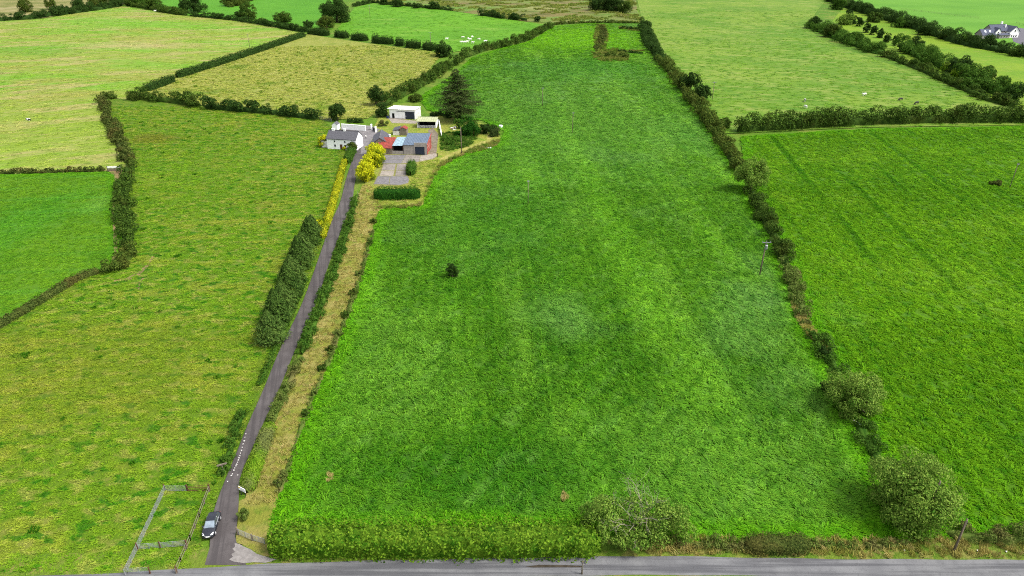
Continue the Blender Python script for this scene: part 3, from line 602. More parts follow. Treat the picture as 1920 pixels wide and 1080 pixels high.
# --- trees and bushes
tree_px('ash_tree', 'large round pale green tree at the roadside corner of the hay meadow', 1713, 925, 152, 160, 'ash', .34, 1.0, 60, low=True)
tree_px('hedgerow_tree', 'round leafy tree in the boundary hedge halfway up the hay meadow', 1602, 740, 100, 104, 'ash', .34, 1.0, 44, low=True)
tree_px('hedgerow_tree', 'round pale tree in the boundary hedge opposite the farmyard', 1412, 327, 62, 60, 'ash', .5, 1.0, 40)
tree_px('bush', 'dark bush hugging the near side of the halfway hedgerow tree', 1558, 722, 34, 40, 'dark', .3, cat='bush', low=True, ncl=14)
tree_px('bush', 'small dark bush on the dry bank of the boundary hedge', 1548, 660, 20, 30, 'dark', .28, cat='bush', low=True, ncl=10)
tree_px('bush', 'weedy bush at the top of the dry grass gap in the boundary hedge', 1512, 606, 20, 22, 'bramble', .28, cat='bush', low=True, ncl=10, maxh=1.6)
tree_px('bush', 'dark patch of scrub beside the pole in the crop field', 1868, 343, 30, 12, 'brown', .34, cat='bush', low=True, ncl=10, maxh=1.4)
tree_px('bush', 'lone dark bush standing in the open hay meadow', 848, 509, 26, 42, 'dark', .26, 1.0, cat='bush', low=True, ncl=14, maxh=5.0, depth=.75)
tree_px('hedgerow_tree', 'dark leafy tree standing out of the boundary hedge beside the upper pasture', 1296, 152, 36, 34, 'dark')
tree_px('hedgerow_tree', 'smaller dark tree next to the tree in the upper pasture hedge', 1318, 174, 30, 28, 'dark')
tree_px('bush', 'dark bush low in the boundary hedge beyond the crop field corner', 1356, 232, 26, 22, 'hedge', cat='bush', low=True)
tree_px('bush', 'bush at the driveway mouth beside the entrance sign', 456, 966, 22, 34, 'bramble', .24, cat='bush', low=True, ncl=12, maxh=2.4)
tree_px('bush', 'small grey-green bush at the corner of the hay meadow near the entrance', 531, 890, 18, 34, 'bramble', .26, cat='bush', low=True, ncl=10, maxh=1.8)
for k, (x, y, wp, hp) in enumerate([(521, 905, 14, 22), (604, 690, 18, 26), (618, 655, 20, 30), (634, 625, 18, 26), (648, 590, 18, 30), (664, 548, 18, 30), (676, 512, 18, 24), (692, 455, 15, 20), (700, 415, 15, 18), (588, 735, 14, 18), (572, 775, 13, 16)]):
    tree_px('bush', 'low scrubby bush between grass track and hay meadow', x, y, wp, hp, ['bramble', 'hedge', 'olive'][k % 3], .28, cat='bush', group='scrub bushes along the grass track', low=True, ncl=10, maxh=1.8)
hedge('hedge', 'straggling scrub between grass track and hay meadow below the clipped rectangular hedge', [(699, 430), (684, 492), (660, 566), (632, 640), (612, 690)], 1.8, .9, 'bramble', .8, 4, 2.0, .3, .45)
hedge('hedge', 'thin straggling scrub on the lower edge of the grass track', [(604, 706), (580, 765), (556, 830), (540, 880), (524, 925)], 1.7, .6, 'bramble', .8, 3, 2.0, .28, .3)
# yard trees
tree_px('bush', 'round dark bushy tree in the garden right of the cream-roofed shed', 880, 240, 38, 42, 'box', .42, cat='bush', low=True)
tree_px('bush', 'dark spreading juniper bush beside the curving cut path', 913, 243, 34, 20, 'dark', .42, cat='bush', low=True, ncl=16)
tree_px('bush', 'smaller dark juniper bush touching the spreading one by the curving path', 928, 250, 22, 18, 'spruce', .42, cat='bush', low=True, ncl=12)
tree_px('bush', 'bright green upright shrub between spruce and dark bushy tree', 859, 233, 16, 22, 'shrub', .4, cat='bush', low=True, ncl=10)
tree_px('bush', 'dark shrub under the garden pole', 857, 252, 14, 14, 'box', .4, cat='bush', low=True, ncl=10)
for k, (x, y, wp, hp) in enumerate([(838, 262, 24, 10), (862, 262, 26, 10), (846, 270, 26, 9), (875, 268, 20, 9)]):
    tree_px('bush', 'low weedy shrub in the overgrown garden beside the workshop passage', x, y, wp, hp, 'shrub', .4, cat='bush', group='overgrown garden shrubs', low=True, ncl=12, maxh=1.4)
tree_px('garden_tree', 'small round dark tree with bare stem behind the farmhouse', 631, 209, 34, 30, 'dark', .45)
tree_px('garden_tree', 'leafy tree in the hedge behind the white shed', 705, 179, 32, 34, 'dark', .45)
tree_px('bush', 'dark bush against the left end of the white shed', 716, 208, 26, 30, 'dark', .42, cat='bush', low=True)
tree_px('bush', 'round shrub in the meadow corner behind the white shed', 780, 184, 28, 16, 'olive', .42, cat='bush', low=True)
tree_px('bush', 'small scrub patch between white shed and back gate', 718, 232, 18, 14, 'bramble', .4, cat='bush', low=True, ncl=10)
tree_px('bush', 'round brownish clipped shrub at the farmhouse front corner', 662, 276, 22, 20, 'olive', .36, cat='bush', low=True, ncl=14)
tree_px('bush', 'yellow flowering shrub under the left farmhouse window', 627, 275, 10, 12, 'gold', .34, cat='bush', low=True, ncl=8)
tree_px('bush', 'golden shrub in front of the right part of the farmhouse wall', 648, 275, 20, 13, 'gold', .34, cat='bush', low=True, ncl=12)
tree_px('golden_conifer', 'golden cone-shaped conifer at the left end of the farmhouse', 607, 266, 20, 26, 'gold', .36, cat='shrub', low=True, ncl=26)
tree_px('golden_conifer', 'greenish golden conifer at the top of the golden clump by the lane', 702, 282, 36, 28, 'gold', .38, cat='shrub', low=True, ncl=30)
tree_px('golden_conifer', 'middle golden conifer of the clump between lane and concrete yard', 703, 299, 40, 34, 'gold', .38, cat='shrub', low=True, ncl=34)
tree_px('golden_conifer', 'lowest golden conifer of the clump between lane and concrete yard', 686, 325, 38, 40, 'gold', .38, cat='shrub', low=True, ncl=34)
tree_px('golden_conifer', 'small golden conifer filling the gap in the clump beside the lane', 690, 308, 30, 26, 'gold', .38, cat='shrub', low=True, ncl=24)
tree_px('golden_conifer', 'bushy golden shrub where the golden driveway hedge meets the cypress row', 602, 420, 26, 20, 'gold', .36, cat='shrub', low=True, ncl=16)
# top left and far trees
for lab, x, y, wp, hp, m in [
    ('big dark round tree standing between mown field and far lush field', 361, 10, 46, 38, 'dark'), ('round tree on the hedge corner of the far green field', 464, 23, 32, 34, 'hedge'),
    ('large dense dark tree at the corner of the cattle pasture', 630, 22, 54, 52, 'dark'), ('lower rounded tree beneath the large dark pasture tree', 612, 44, 34, 26, 'olive'),
    ('rounded tree midway along the far green field hedge', 530, 34, 32, 22, 'hedge'), ('small dark tree at the lower end of the far green field hedge', 578, 46, 20, 14, 'dark'),
    ('narrow dark bush left of the round hedge corner tree', 447, 28, 14, 18, 'dark'), ('bush between the round corner tree and the midway hedge tree', 490, 40, 18, 12, 'hedge'),
    ('first small dark tree along the moor hedge', 720, 3, 16, 16, 'dark'), ('second and bigger dark tree along the moor hedge', 744, 6, 24, 18, 'dark'),
    ('round bush alone on the moor hedge', 780, 11, 16, 12, 'dark'), ('last dark tree along the moor hedge', 814, 11, 24, 16, 'dark'),
    ('dark bushy tree at the last block of the broken hedge', 828, 94, 36, 32, 'dark'), ('thin tree in the rough ground behind the mown field', 46, 12, 26, 30, 'olive'),
    ('slender tree in the far rough ground beyond the thin tree', 95, 8, 20, 26, 'olive'), ('dark bush between the slender tree and the scrubby hedge end', 118, 18, 24, 18, 'dark'),
    ('dark tree over the scrubby hedge behind the mown field', 150, 10, 30, 24, 'dark'), ('greyish tree over the scrubby hedge top', 185, 4, 36, 26, 'olive'), ('tall tree near the top of the mown field', 225, -2, 40, 26, 'hedge'),
    ('light tree right of the mown field top', 262, 2, 34, 26, 'shrub'), ('leafy tree leaning over the mown field corner', 288, 8, 30, 26, 'hedge'), ('dark tree on the skyline side of the far green field', 436, 4, 40, 18, 'olive'),
    ('dark wooded clump at the edge of the rushy moor', 1122, 10, 40, 26, 'dark'), ('largest dark wooded clump beside the upper pasture', 1150, 8, 44, 34, 'dark'), ('dark clump closest to the upper pasture hedge end', 1172, 14, 24, 28, 'hedge'),
    ('small hawthorn on the moor near the plot corner', 1008, 36, 12, 12, 'dark')]:
    tree_px('field_tree', lab, x, y, wp, hp, m, dens=.9, low=True, ncl=30)
for lab, x, y, wp, hp, m in [
    ('rounded willow at the top of the thicket', 1572, 8, 30, 26, 'shrub'), ('pale grey-green willow in the thicket', 1585, 38, 30, 22, 'ash'), ('dark bush on the thicket edge beside the upper pasture', 1526, 44, 26, 24, 'dark'),
    ('broad green bush low in the thicket', 1560, 60, 36, 26, 'hedge'), ('broad bush in the middle of the thicket', 1602, 74, 40, 24, 'shrub'), ('bush at the lower end of the thicket', 1645, 90, 32, 18, 'shrub'),
    ('large rounded tree in the belt above the upper pasture', 1718, 84, 30, 28, 'dark'), ('pale-topped tree in the middle of the belt', 1746, 98, 34, 28, 'ash'), ('bushy tree below the pale-topped belt tree', 1730, 112, 26, 22, 'shrub'),
    ('dense dark tree in the lower belt', 1800, 128, 42, 40, 'dark'), ('yellowish small tree in the lower belt', 1775, 128, 18, 22, 'lime'), ('second yellowish tree in the lower belt', 1793, 138, 20, 20, 'lime'), ('rounded tree near the end of the belt', 1846, 142, 38, 34, 'hedge'),
    ('broad bush under the belt trees', 1822, 160, 40, 24, 'shrub'), ('conifer-like tree at the belt end', 1880, 160, 24, 36, 'shrub'), ('dark tree where the belt meets the tall thorn hedge', 1902, 176, 34, 34, 'dark'), ('bush at the belt foot by the thorn hedge', 1880, 186, 36, 22, 'hedge')]:
    tree_px('belt_tree', lab, x, y, wp, hp, m, dens=.9, low=True, ncl=26)
for k, (x, y) in enumerate([(1592, 26), (1600, 38), (1612, 42), (1624, 54), (1638, 58), (1651, 64), (1664, 72), (1679, 78), (1690, 90)]):
    tree_px('young_tree', 'small dark upright young tree in the row behind the thicket', x, y, 14, 20, 'dark', dens=1, cat='tree', group='row of young trees above the upper pasture', low=True, ncl=14)
for k, (x, y) in enumerate([(1640, 34), (1690, 44), (1735, 58), (1775, 66), (1815, 76), (1858, 84), (1905, 98)]):
    tree_px('belt_tree', 'dark bushy tree rising from the thick hedge before the grey-roofed house', x, y, 30, 20, ['hedge', 'shrub', 'dark'][k % 3], dens=.9, group='trees in the thick house hedge', low=True, ncl=20)

# --- bare-branched tree by the road: two leafy lobes and pale dead wood between
def dead_tree():
    p = gp(1190, 990, 2.0); loc = (p.x, p.y, float(hz(p.x, p.y)))
    root = empty('bare_branched_tree', loc, 0, 'wide roadside tree with pale bare branches through its half-dead crown', 'tree')
    Ps, Vs = [], []
    for (ox, oy, oz, a, b, c, nl, k) in [(-4.7, .6, 3.3, 3.3, 3.3, 3.4, 4200, 24), (4.6, -.2, 3.0, 3.9, 3.4, 3.1, 5000, 28), (.2, -1.2, 2.2, 3.8, 2.5, 2.2, 2000, 18), (-2, -2.4, 1.8, 3.0, 1.8, 1.8, 1600, 12), (0, 1.6, 3.8, 3.2, 2.4, 2.6, 1300, 18)]:
        P, v, _ = crown_pts(a, b, c, oz, nl, k); P[:, 0] += ox; P[:, 1] += oy; Ps.append(P); Vs.append(v)
    V, F, t = leaves(np.vstack(Ps), np.vstack(Vs), .34, .6)
    link('crown', np_mesh('crown', V, F, LM['ash'], {'tint': t}), root)
    mb = MB(); mb.tube([(0, 0, -.2), (.1, .2, 1.2), (.3, .4, 2.2)], [.42, .34, .26], 8); mb.build('trunk', M_BARK, root, smooth=True)
    tw = MB()
    def br(p, d, L, r, lv):
        q = p+d*L*.5+Vector(rng.normal(0, .12*L, 3)); e = q+(d+Vector(rng.normal(0, .25, 3))).normalized()*L*.5
        tw.tube([p, q, e], [r, r*.75, r*.45], 4, False)
        if lv:
            for _ in range(random.choice((2, 3, 3))):
                dd = (d+Vector(rng.normal(0, .6, 3))+Vector((0, 0, .15))).normalized(); br(e if random.random() < .6 else q, dd, L*random.uniform(.55, .8), r*.5, lv-1)
    for ang, el_, L in [(95, 60, 3.6), (60, 55, 3.4), (120, 40, 3.0), (200, 35, 3.2), (250, 40, 3.0), (290, 45, 3.2), (330, 40, 3.0), (75, 75, 3.6), (20, 40, 3.0), (225, 60, 3.2)]:
        br(Vector((.2, .3, 2.0)), Vector((math.cos(R(ang))*math.cos(R(el_)), math.sin(R(ang))*math.cos(R(el_)), math.sin(R(el_)))), L, .085, 3)
    tw.build('bare_branches', M_PALEBARK, root)
dead_tree()

# --- big spruce with ivy-clad stem
def spruce():
    p = gp(859, 225); H_ = 23.0
    root = empty('spruce_tree', p, 0, 'tall dark spruce with ragged drooping boughs and ivy-covered stem beside the farmyard', 'tree')
    mb = MB(); mb.tube([(0, 0, -.3), (0, 0, 4), (.2, 0, 12), (.3, .1, H_)], [.75, .6, .4, .05], 8); mb.build('trunk', M_BARK, root, smooth=True)
    bw = MB(); Ps, Ns = [], []
    z = 4.2
    while z < H_-.4:
        f = (z-4.2)/(H_-4.2); Rm = 12.2*(1-f)**.66*(.55+.45*min(1, (f+.12)/.3))+.3
        for _ in range(max(5, int(11*(1-f*.5)))):
            a = random.uniform(0, 6.28); L = Rm*random.choice((random.uniform(.4, .8), random.uniform(.75, 1.15))); up = random.uniform(.05, .4)*(1-.2*f)
            d = np.array([math.cos(a), math.sin(a), 0]); tt = np.linspace(0, 1, 6)
            ln = np.array([[0, 0, z]])+d*L*tt[:, None]+np.array([[0, 0, 1]])*(up*L*tt*.6-.35*L*tt**2+.22*L*tt**4)[:, None]
            bw.tube([tuple(q) for q in ln], list(np.linspace(.07*(1-f)+.02, .01, 6)), 4, False)
            m = int(15*L)+8; t = rng.uniform(.12, 1.0, m)**.8
            P = np.column_stack([np.interp(t, tt, ln[:, k]) for k in range(3)])
            side = np.array([-d[1], d[0], 0]); sp = rng.normal(0, .2, m)*L*(1.1-t*.6)
            P += side*sp[:, None]; P[:, 2] -= np.abs(sp)*.35+rng.uniform(0, .3, m)
            Ps.append(P); Ns.append(np.tile([0, 0, 1.0], (m, 1))+rng.normal(0, .25, (m, 3))+d*.3)
        z += random.uniform(.42, .7)
    V, F, t = leaves(np.vstack(Ps), np.vstack(Ns), .55, .35, .45)
    link('crown', np_mesh('crown', V, F, LM['spruce'], {'tint': t}), root)
    bw.build('branches', M_BARK, root)
    n = 1500; a = rng.uniform(0, 6.28, n); zz = rng.uniform(0, 5.5, n); r = .95+.25*np.sin(a*3+zz)+rng.uniform(0, .3, n)
    V, F, t = leaves(np.column_stack([r*np.cos(a), r*np.sin(a), zz]), np.column_stack([np.cos(a), np.sin(a), np.full(n, .4)]), .42, .5)
    link('ivy', np_mesh('ivy', V, F, LM['box'], {'tint': t}), root)
spruce()

# --- cypress row on the left of the driveway
def cypress(px, py, hgt, rad, label, mat='cypress'):
    p = gp(px, py); root = empty('cypress_tree', p, 0, label, 'tree', 'cypress row beside the driveway')
    n = int(5200*(hgt*rad)/(7*2.6)); u = rng.uniform(0, 1, n)**.75; a = rng.uniform(0, 6.28, n)
    wv = Waves(1.6); wv2 = Waves(.7)
    prof = np.minimum(1, (1-u)**.85*1.35)*(.62+.38*np.minimum(1, u/.18+.3))
    q = np.column_stack([np.cos(a)*rad, np.sin(a)*rad, u*hgt])
    r = rad*prof*(1+.32*wv(q)+.24*wv2(q))*rng.uniform(.72, 1.06, n)
    P = np.column_stack([r*np.cos(a), r*np.sin(a), u*hgt*(1+.03*wv2(q))])
    Nn = np.column_stack([np.cos(a), np.sin(a), np.full(n, .7)])
    V, F, t = leaves(P, Nn, .46, .4, .42, .1)
    link('crown', np_mesh('crown', V, F, LM[mat], {'tint': t}), root)
    mb = MB(); mb.tube([(0, 0, -.2), (0, 0, hgt*.5), (0, 0, hgt*.97)], [.24, .16, .02], 6); mb.build('trunk', M_BARK, root, smooth=True)
for k, (x, y, h_, r_) in enumerate([(511, 640, 7.4, 3.2), (522, 606, 8.6, 3.0), (533, 582, 7.2, 3.1), (545, 556, 9.0, 2.9), (551, 530, 7.4, 3.1), (564, 503, 9.0, 2.9), (570, 482, 7.2, 3.0), (583, 460, 8.4, 2.8), (588, 443, 6.4, 2.6)]):
    lab = ['first cypress of the row, at its end toward the road', 'second cypress of the row counted from the road end', 'third cypress of the row counted from the road end', 'fourth cypress of the row counted from the road end', 'middle cypress, fifth of the nine in the row',
           'sixth cypress of the row counted from the road end', 'seventh cypress of the row, third from the golden hedge', 'eighth cypress of the row, second from the golden hedge', 'last and lowest cypress of the row, beside the golden hedge'][k]
    cypress(x, y, h_, r_, lab, 'cypress' if k % 2 else 'cypress_pale')

# ------------------------------------------------------------------ buildings
M_WHITE = plain('white_render', (.78, .78, .76, 1), .85, .25, var=.04, sc=.6, dirt=(.6, .59, .55, 1), dk=.5)
M_OLDWHITE = plain('weathered_white', (.66, .64, .62, 1), .9, .2, var=.12, sc=.9, dirt=(.3, .27, .24, 1), dk=.75)
M_SLATE = plain('slate', C(100, 100, 108), .6, .4, var=.22, sc=2.2, dirt=C(128, 128, 130), dk=.6)
M_DSLATE = plain('dark_slate', C(88, 88, 98), .6, .4, var=.25, sc=2.0, dirt=C(124, 116, 128), dk=.5)
M_NSLATE = plain('new_slate', C(104, 110, 132), .8, .12, var=.1, sc=1.0)
M_EDGE = plain('dark_fascia', C(56, 56, 62), .6)
M_BLOCK = plain('block_wall', C(196, 188, 178), .95, .15, var=.2, sc=1.2, dirt=C(206, 198, 190), dk=.7)
M_STONE = plain('stone_wall', C(160, 148, 132), .95, .15, var=.3, sc=2.0, dirt=C(178, 166, 150), dk=.6)
M_NAVY = plain('navy_door', C(46, 60, 82), .5, .4, var=.1)
M_DARK = plain('shade_and_dark_paint', C(34, 34, 36), .9, .1)  # near-black: shade inside openings put into the colour; also dark door and posts
M_GLASS = plain('window_glass', C(46, 52, 60), .12, .6, var=.1)
M_FRAME = plain('white_frame', (.75, .75, .74, 1), .6)
M_WOOD = plain('grey_timber', C(150, 138, 122), .9, .2, var=.25, sc=4)
M_BROWN = plain('brown_timber', C(120, 84, 62), .9, .2, var=.25, sc=4)
M_CREAMW = plain('cream_stone', C(206, 196, 190), .9, .2, var=.1)
def corrug(name, col, axis, pitch=.5, rust=None, rk=.6, rough=.55):
    n = NT(name); O = n.obj(); sx = n.n('ShaderNodeSeparateXYZ'); n.set(sx.inputs[0], O)
    wv = n.math('SINE', n.math('MULTIPLY', sx.outputs[axis], 2*math.pi/pitch))
    f = n.noise(O, .7, 4); c = n.mix(n.mr(f, .3, .7), tuple(x*.82 for x in col[:3])+(1,), col)
    if rust is not None:
        c = n.mix(n.math('MULTIPLY', n.mr(n.noise(n.mul(O, (1.2, .5, 1)), 1.0, 5, .65), .5, .62), rk), c, rust)
    n.bump(wv, .5, .08)
    return n.done(c, rough, .4)
M_BLUE = corrug('blue_sheet', C(112, 134, 160), 0, .6, C(136, 150, 168), .4)
M_REDR = corrug('red_sheet', C(190, 74, 58), 0, .45, C(140, 60, 44), .8, .7)
M_REDS = corrug('red_side_sheet', C(200, 84, 70), 1, .45, C(226, 180, 170), .8, .7)
M_CLEAR = corrug('pale_blue_sheet', C(186, 220, 238), 0, .5, C(150, 180, 196), .6)
M_CREAM = corrug('cream_sheet', C(222, 228, 178), 0, 1.0, C(196, 206, 150), .5)
M_WROOF = corrug('white_sheet', (.72, .72, .72, 1), 0, 1.0, (.55, .55, .54, 1), .4)
def gable(mb, x0, x1, y0, y1, z0, ze, zr, axis='x'):
    """walls with gables; ridge along axis"""
    if axis == 'x':
        ym = (y0+y1)/2
        mb.add([(x0, y0, z0), (x1, y0, z0), (x1, y1, z0), (x0, y1, z0), (x0, y0, ze), (x1, y0, ze), (x1, y1, ze), (x0, y1, ze), (x0, ym, zr), (x1, ym, zr)],
               [(0, 1, 5, 4), (2, 3, 7, 6), (1, 2, 6, 9, 5), (3, 0, 4, 8, 7), (4, 5, 9, 8), (6, 7, 8, 9)])
    else:
        xm = (x0+x1)/2
        mb.add([(x0, y0, z0), (x1, y0, z0), (x1, y1, z0), (x0, y1, z0), (x0, y0, ze), (x1, y0, ze), (x1, y1, ze), (x0, y1, ze), (xm, y0, zr), (xm, y1, zr)],
               [(1, 2, 6, 5), (3, 0, 4, 7), (0, 1, 5, 8, 4), (2, 3, 7, 9, 6), (5, 6, 9, 8), (7, 4, 8, 9)])
    return mb
def gable_roof(x0, x1, y0, y1, ze, zr, axis, over=.25, t=.16, lift=.09):
    """two slabs that rest on the gable walls"""
    mb = MB()
    if axis == 'x':
        ym = (y0+y1)/2; sl = (zr-ze)/(ym-y0); zo = ze-over*sl+lift; zt = zr+lift+.06
        mb.slab([(x0-over, y0-over, zo+.06), (x1+over, y0-over, zo+.06), (x1+over, ym, zt), (x0-over, ym, zt)], t)
        mb.slab([(x0-over, y1+over, zo+.06), (x0-over, ym, zt), (x1+over, ym, zt), (x1+over, y1+over, zo+.06)], t)
    else:
        xm = (x0+x1)/2; sl = (zr-ze)/(xm-x0); zo = ze-over*sl+lift; zt = zr+lift+.06
        mb.slab([(x0-over, y0-over, zo+.06), (xm, y0-over, zt), (xm, y1+over, zt), (x0-over, y1+over, zo+.06)], t)
        mb.slab([(x1+over, y0-over, zo+.06), (x1+over, y1+over, zo+.06), (xm, y1+over, zt), (xm, y0-over, zt)], t)
    return mb
def window(parent, x, z, w_, h_, y=0.0, side='front', sill=True):
    """frame ring, panes, sill on a wall at y (front) or x (side walls)"""
    def B(a0, a1, d0, d1, z0, z1):
        if side == 'front': return (a0, a1, y-d1, y-d0, z0, z1)
        return (y+d0, y+d1, a0, a1, z0, z1)
    fr = MB(); s = .07
    fr.box(*B(x-w_/2, x-w_/2+s, .004, .06, z, z+h_)); fr.box(*B(x+w_/2-s, x+w_/2, .004, .06, z, z+h_)); fr.box(*B(x-w_/2+s, x+w_/2-s, .004, .06, z, z+s)); fr.box(*B(x-w_/2+s, x+w_/2-s, .004, .06, z+h_-s, z+h_))
    f = fr.build('window', M_FRAME, parent)
    MB().box(*B(x-w_/2+s, x+w_/2-s, .006, .03, z+s, z+h_-s)).build('pane', M_GLASS, f)
    if sill: MB().box(*B(x-w_/2-.08, x+w_/2+.08, .003, .12, z-.08, z-.004)).build('sill', M_FRAME, f)
def frame_px(a, b):
    A, B = gp(*a), gp(*b); return A, math.atan2(B.y-A.y, B.x-A.x), (B-A).xy.length
def chimney(roof, x0, x1, y0, y1, z0, z1, mat):
    c = MB().box(x0, x1, y0, y1, z0, z1-.12).box(x0-.06, x1+.06, y0-.06, y1+.06, z1-.12, z1).build('chimney', mat, roof)

# farmhouse
A, rz, L = frame_px((614.5, 279), (669, 282.5))
fh = empty('farmhouse', A, rz, 'white rendered farmhouse with grey slate roof at the head of the driveway', 'house')
D, ze, zr = 7.0, 4.1, 6.5
gable(MB(), 0, L, 0, D, -.6, ze, zr).build('wall', M_WHITE, fh)
rf = gable_roof(0, L, 0, D, ze, zr, 'x', .2).build('roof', M_SLATE, fh)
MB().box(-.2, L+.2, D/2-.12, D/2+.12, zr+.13, zr+.26).build('ridge_tile', M_EDGE, rf)
chimney(rf, 1.2, 2.3, D/2-.4, D/2+.4, zr-.5, zr+.8, M_WHITE); chimney(rf, L*.5, L*.5+.8, D/2-.4, D/2+.4, zr-.5, zr+.8, M_WHITE)
for x in (L*.27, L*.62): window(fh, x, 2.65, .75, .95)
for x in (L*.27, L*.62): window(fh, x, .9, .9, 1.1)
MB().box(-.2, L+.2, -.32, -.22, ze-.17, ze-.04).build('gutter', M_EDGE, fh)
MB().box(-3.0, -.01, 1.2, D-.4, -.6, 2.7).build('annexe_wall', M_OLDWHITE, fh)
MB().slab([(-3.25, .9, 2.72), (0, .9, 3.5), (0, D-.1, 3.5), (-3.25, D-.1, 2.72)], .12).build('annexe_roof', M_SLATE, fh)
d_ = MB().box(L*.44, L*.44+1.0, -.05, -.004, 0, 2.05).build('door', M_BROWN, fh); MB().box(L*.44+.82, L*.44+.9, -.1, -.052, .98, 1.06).build('handle', M_EDGE, d_)
# white shed
A, rz, L = frame_px((731, 221.5), (779, 224.5))
ws = empty('white_shed', A, rz, 'white flat-roofed shed with navy sliding door behind the farmyard', 'shed')
D = 8.0
MB().add([(0, 0, -.5), (L, 0, -.5), (L, D, -.5), (0, D, -.5), (0, 0, 4.3), (L, 0, 4.3), (L, D, 3.8), (0, D, 3.8)], [(0, 1, 5, 4), (2, 3, 7, 6), (3, 0, 4, 7), (4, 5, 6, 7)]).build('wall', M_WHITE, ws)
MB().quad((L, 0, -.5), (L, D, -.5), (L, D, 3.8), (L, 0, 4.3)).build('side_wall', M_OLDWHITE, ws)
MB().slab([(-.7, -.6, 4.46), (L+.2, -.6, 4.46), (L+.2, D+.3, 3.92), (-.7, D+.3, 3.92)], .14).build('roof', M_WROOF, ws)
sdr = MB().box(L*.615, L*.97, -.12, -.02, .05, 3.2).build('sliding_door', M_NAVY, ws)
MB().box(L*.63, L*.65, -.18, -.121, 1.1, 1.5).build('handle', M_FRAME, sdr)
for k in range(1, 5): MB().box(L*(.615+.355*k/5)-.02, L*(.615+.355*k/5)+.02, -.14, -.121, .1, 3.15).build('seam', M_EDGE, sdr)
MB().box(L*.27, L*.985, -.16, -.01, 3.26, 3.4).build('door_track', M_EDGE, ws)
sd2 = MB().box(L*.10, L*.19, -.06, -.004, .2, 2.3).build('door', M_DARK, ws); MB().box(L*.175, L*.182, -.1, -.061, 1.1, 1.2).build('handle', M_FRAME, sd2)
MB().box(L*.02, L*.58, -1.0, -.01, -.4, .18).build('step', M_CONC2, ws)
# cream open-fronted shed
A, rz, L = frame_px((782.5, 240), (818, 240.8))
cs = empty('cream_shed', A, rz, 'small open-fronted shed with cream ribbed roof behind the blue-roofed workshop', 'shed')
D = 5.0
MB().box(0, .3, 0, D, -.4, 2.9).build('wall', M_OLDWHITE, cs); MB().box(L-.3, L, 0, D, -.4, 2.9).build('wall', M_WHITE, cs); MB().box(.3, L-.3, D-.2, D, -.4, 2.9).build('back_wall', M_DARK, cs)  # back wall coloured near-black to stand for shade inside the open front
MB().box(.3, L-.3, .25, D-.2, -.3, .08).build('floor', M_CONC3, cs)
MB().slab([(-.3, -.5, 3.0), (L+.3, -.5, 3.0), (L+.3, D+.2, 3.7), (-.3, D+.2, 3.7)], .12).build('roof', M_CREAM, cs)
for k in range(1, 9): MB().slab([(L*k/9-.05, -.5, 3.07), (L*k/9+.05, -.5, 3.07), (L*k/9+.05, D+.2, 3.77), (L*k/9-.05, D+.2, 3.77)], .06).build('roof_rib', M_CREAM, cs)
for k in range(4): MB().box(.3, L-.3, -.05, .05, .3+k*.28, .37+k*.28).build('rail', M_FRAME, cs)
for x in (L*.33, L*.62): MB().box(x-.07, x+.07, .06, .2, -.3, 2.87).build('post', M_DARK, cs)
# blue-roofed workshop
A, rz, L = frame_px((757.5, 290), (801, 291))
wk = empty('workshop', A, rz, 'workshop with blue metal roof, navy roller door and red-clad side facing the concrete yard', 'workshop')
D = 11.0; zf, zb = 3.8, 5.3
MB().add([(0, 0, -.5), (L*.46, 0, -.5), (L*.46, 0, zf), (0, 0, zf)], [(0, 1, 2, 3)]).add([(0, 0, -.5), (0, D, -.5), (0, D, zb), (0, 0, zf)], [(3, 2, 1, 0)]).add([(0, D, -.5), (L, D, -.5), (L, D, zb), (0, D, zb)], [(3, 2, 1, 0)]).build('wall', M_BLOCK, wk)
MB().box(L*.46, L*.46+.02, .001, .2, -.5, zf).box(L*.461, L, -.16, .06, 3.2, 4.75).box(L*.46, L*.49, -.16, .06, -.5, 3.2).box(L*.9, L, -.16, .06, -.5, 3.2).build('door_surround', M_BLOCK, wk)
rd = MB().box(L*.49, L*.9, -.05, .03, -.02, 3.2).build('roller_door', M_NAVY, wk)
for k in range(1, 10): MB().box(L*.495, L*.895, -.07, -.051, k*.32-.02, k*.32+.02).build('slat', M_NAVY, rd)
MB().slab([(-.15, -.2, zf+.1), (L*.455, -.2, zf+.1), (L*.455, .07, zf+.14), (L+.05, .07, zf+.14), (L+.05, D+.2, zb+.14), (-.15, D+.2, zb+.14)], .12).build('roof', M_BLUE, wk)
MB().add([(L+.06, 0, -.4), (L+.06, D, -.4), (L+.06, D, zb-.2), (L+.06, 0, zf-.1)], [(0, 1, 2, 3)]).add([(L, 0, -.5), (L, D, -.5), (L, D, zb), (L, 0, zf)], [(0, 1, 2, 3)]).build('side_cladding', M_REDS, wk)
MB().slab([(L+.06, -.1, zf+.2), (L+.3, -.1, zf+.2), (L+.3, D+.2, zb+.2), (L+.06, D+.2, zb+.2)], .5).build('bargeboard', M_REDS, wk)
# pale blue lean-to
lt = empty('lean_to', A+Vector((-4.3*math.cos(rz), -4.3*math.sin(rz), 0)), rz, 'narrow lean-to with pale blue translucent roof and dark opening beside the workshop', 'lean-to')
MB().slab([(-.1, .2, 3.4), (4.0, .2, 3.5), (4.0, 8.5, 4.6), (.4, 8.5, 4.5)], .08).build('roof', M_CLEAR, lt)
MB().box(.1, 4.1, 2.6, 2.7, -.3, 3.2).build('shade_panel', M_DARK, lt)  # added dark sheet standing for the shade within the opening
MB().box(-.3, 4.15, .1, .4, -.4, 1.35).build('low_wall', M_BLOCK, lt)
for x in (.1, 3.9): MB().box(x-.08, x+.08, .45, .6, -.3, 3.35).build('post', M_BROWN, lt)
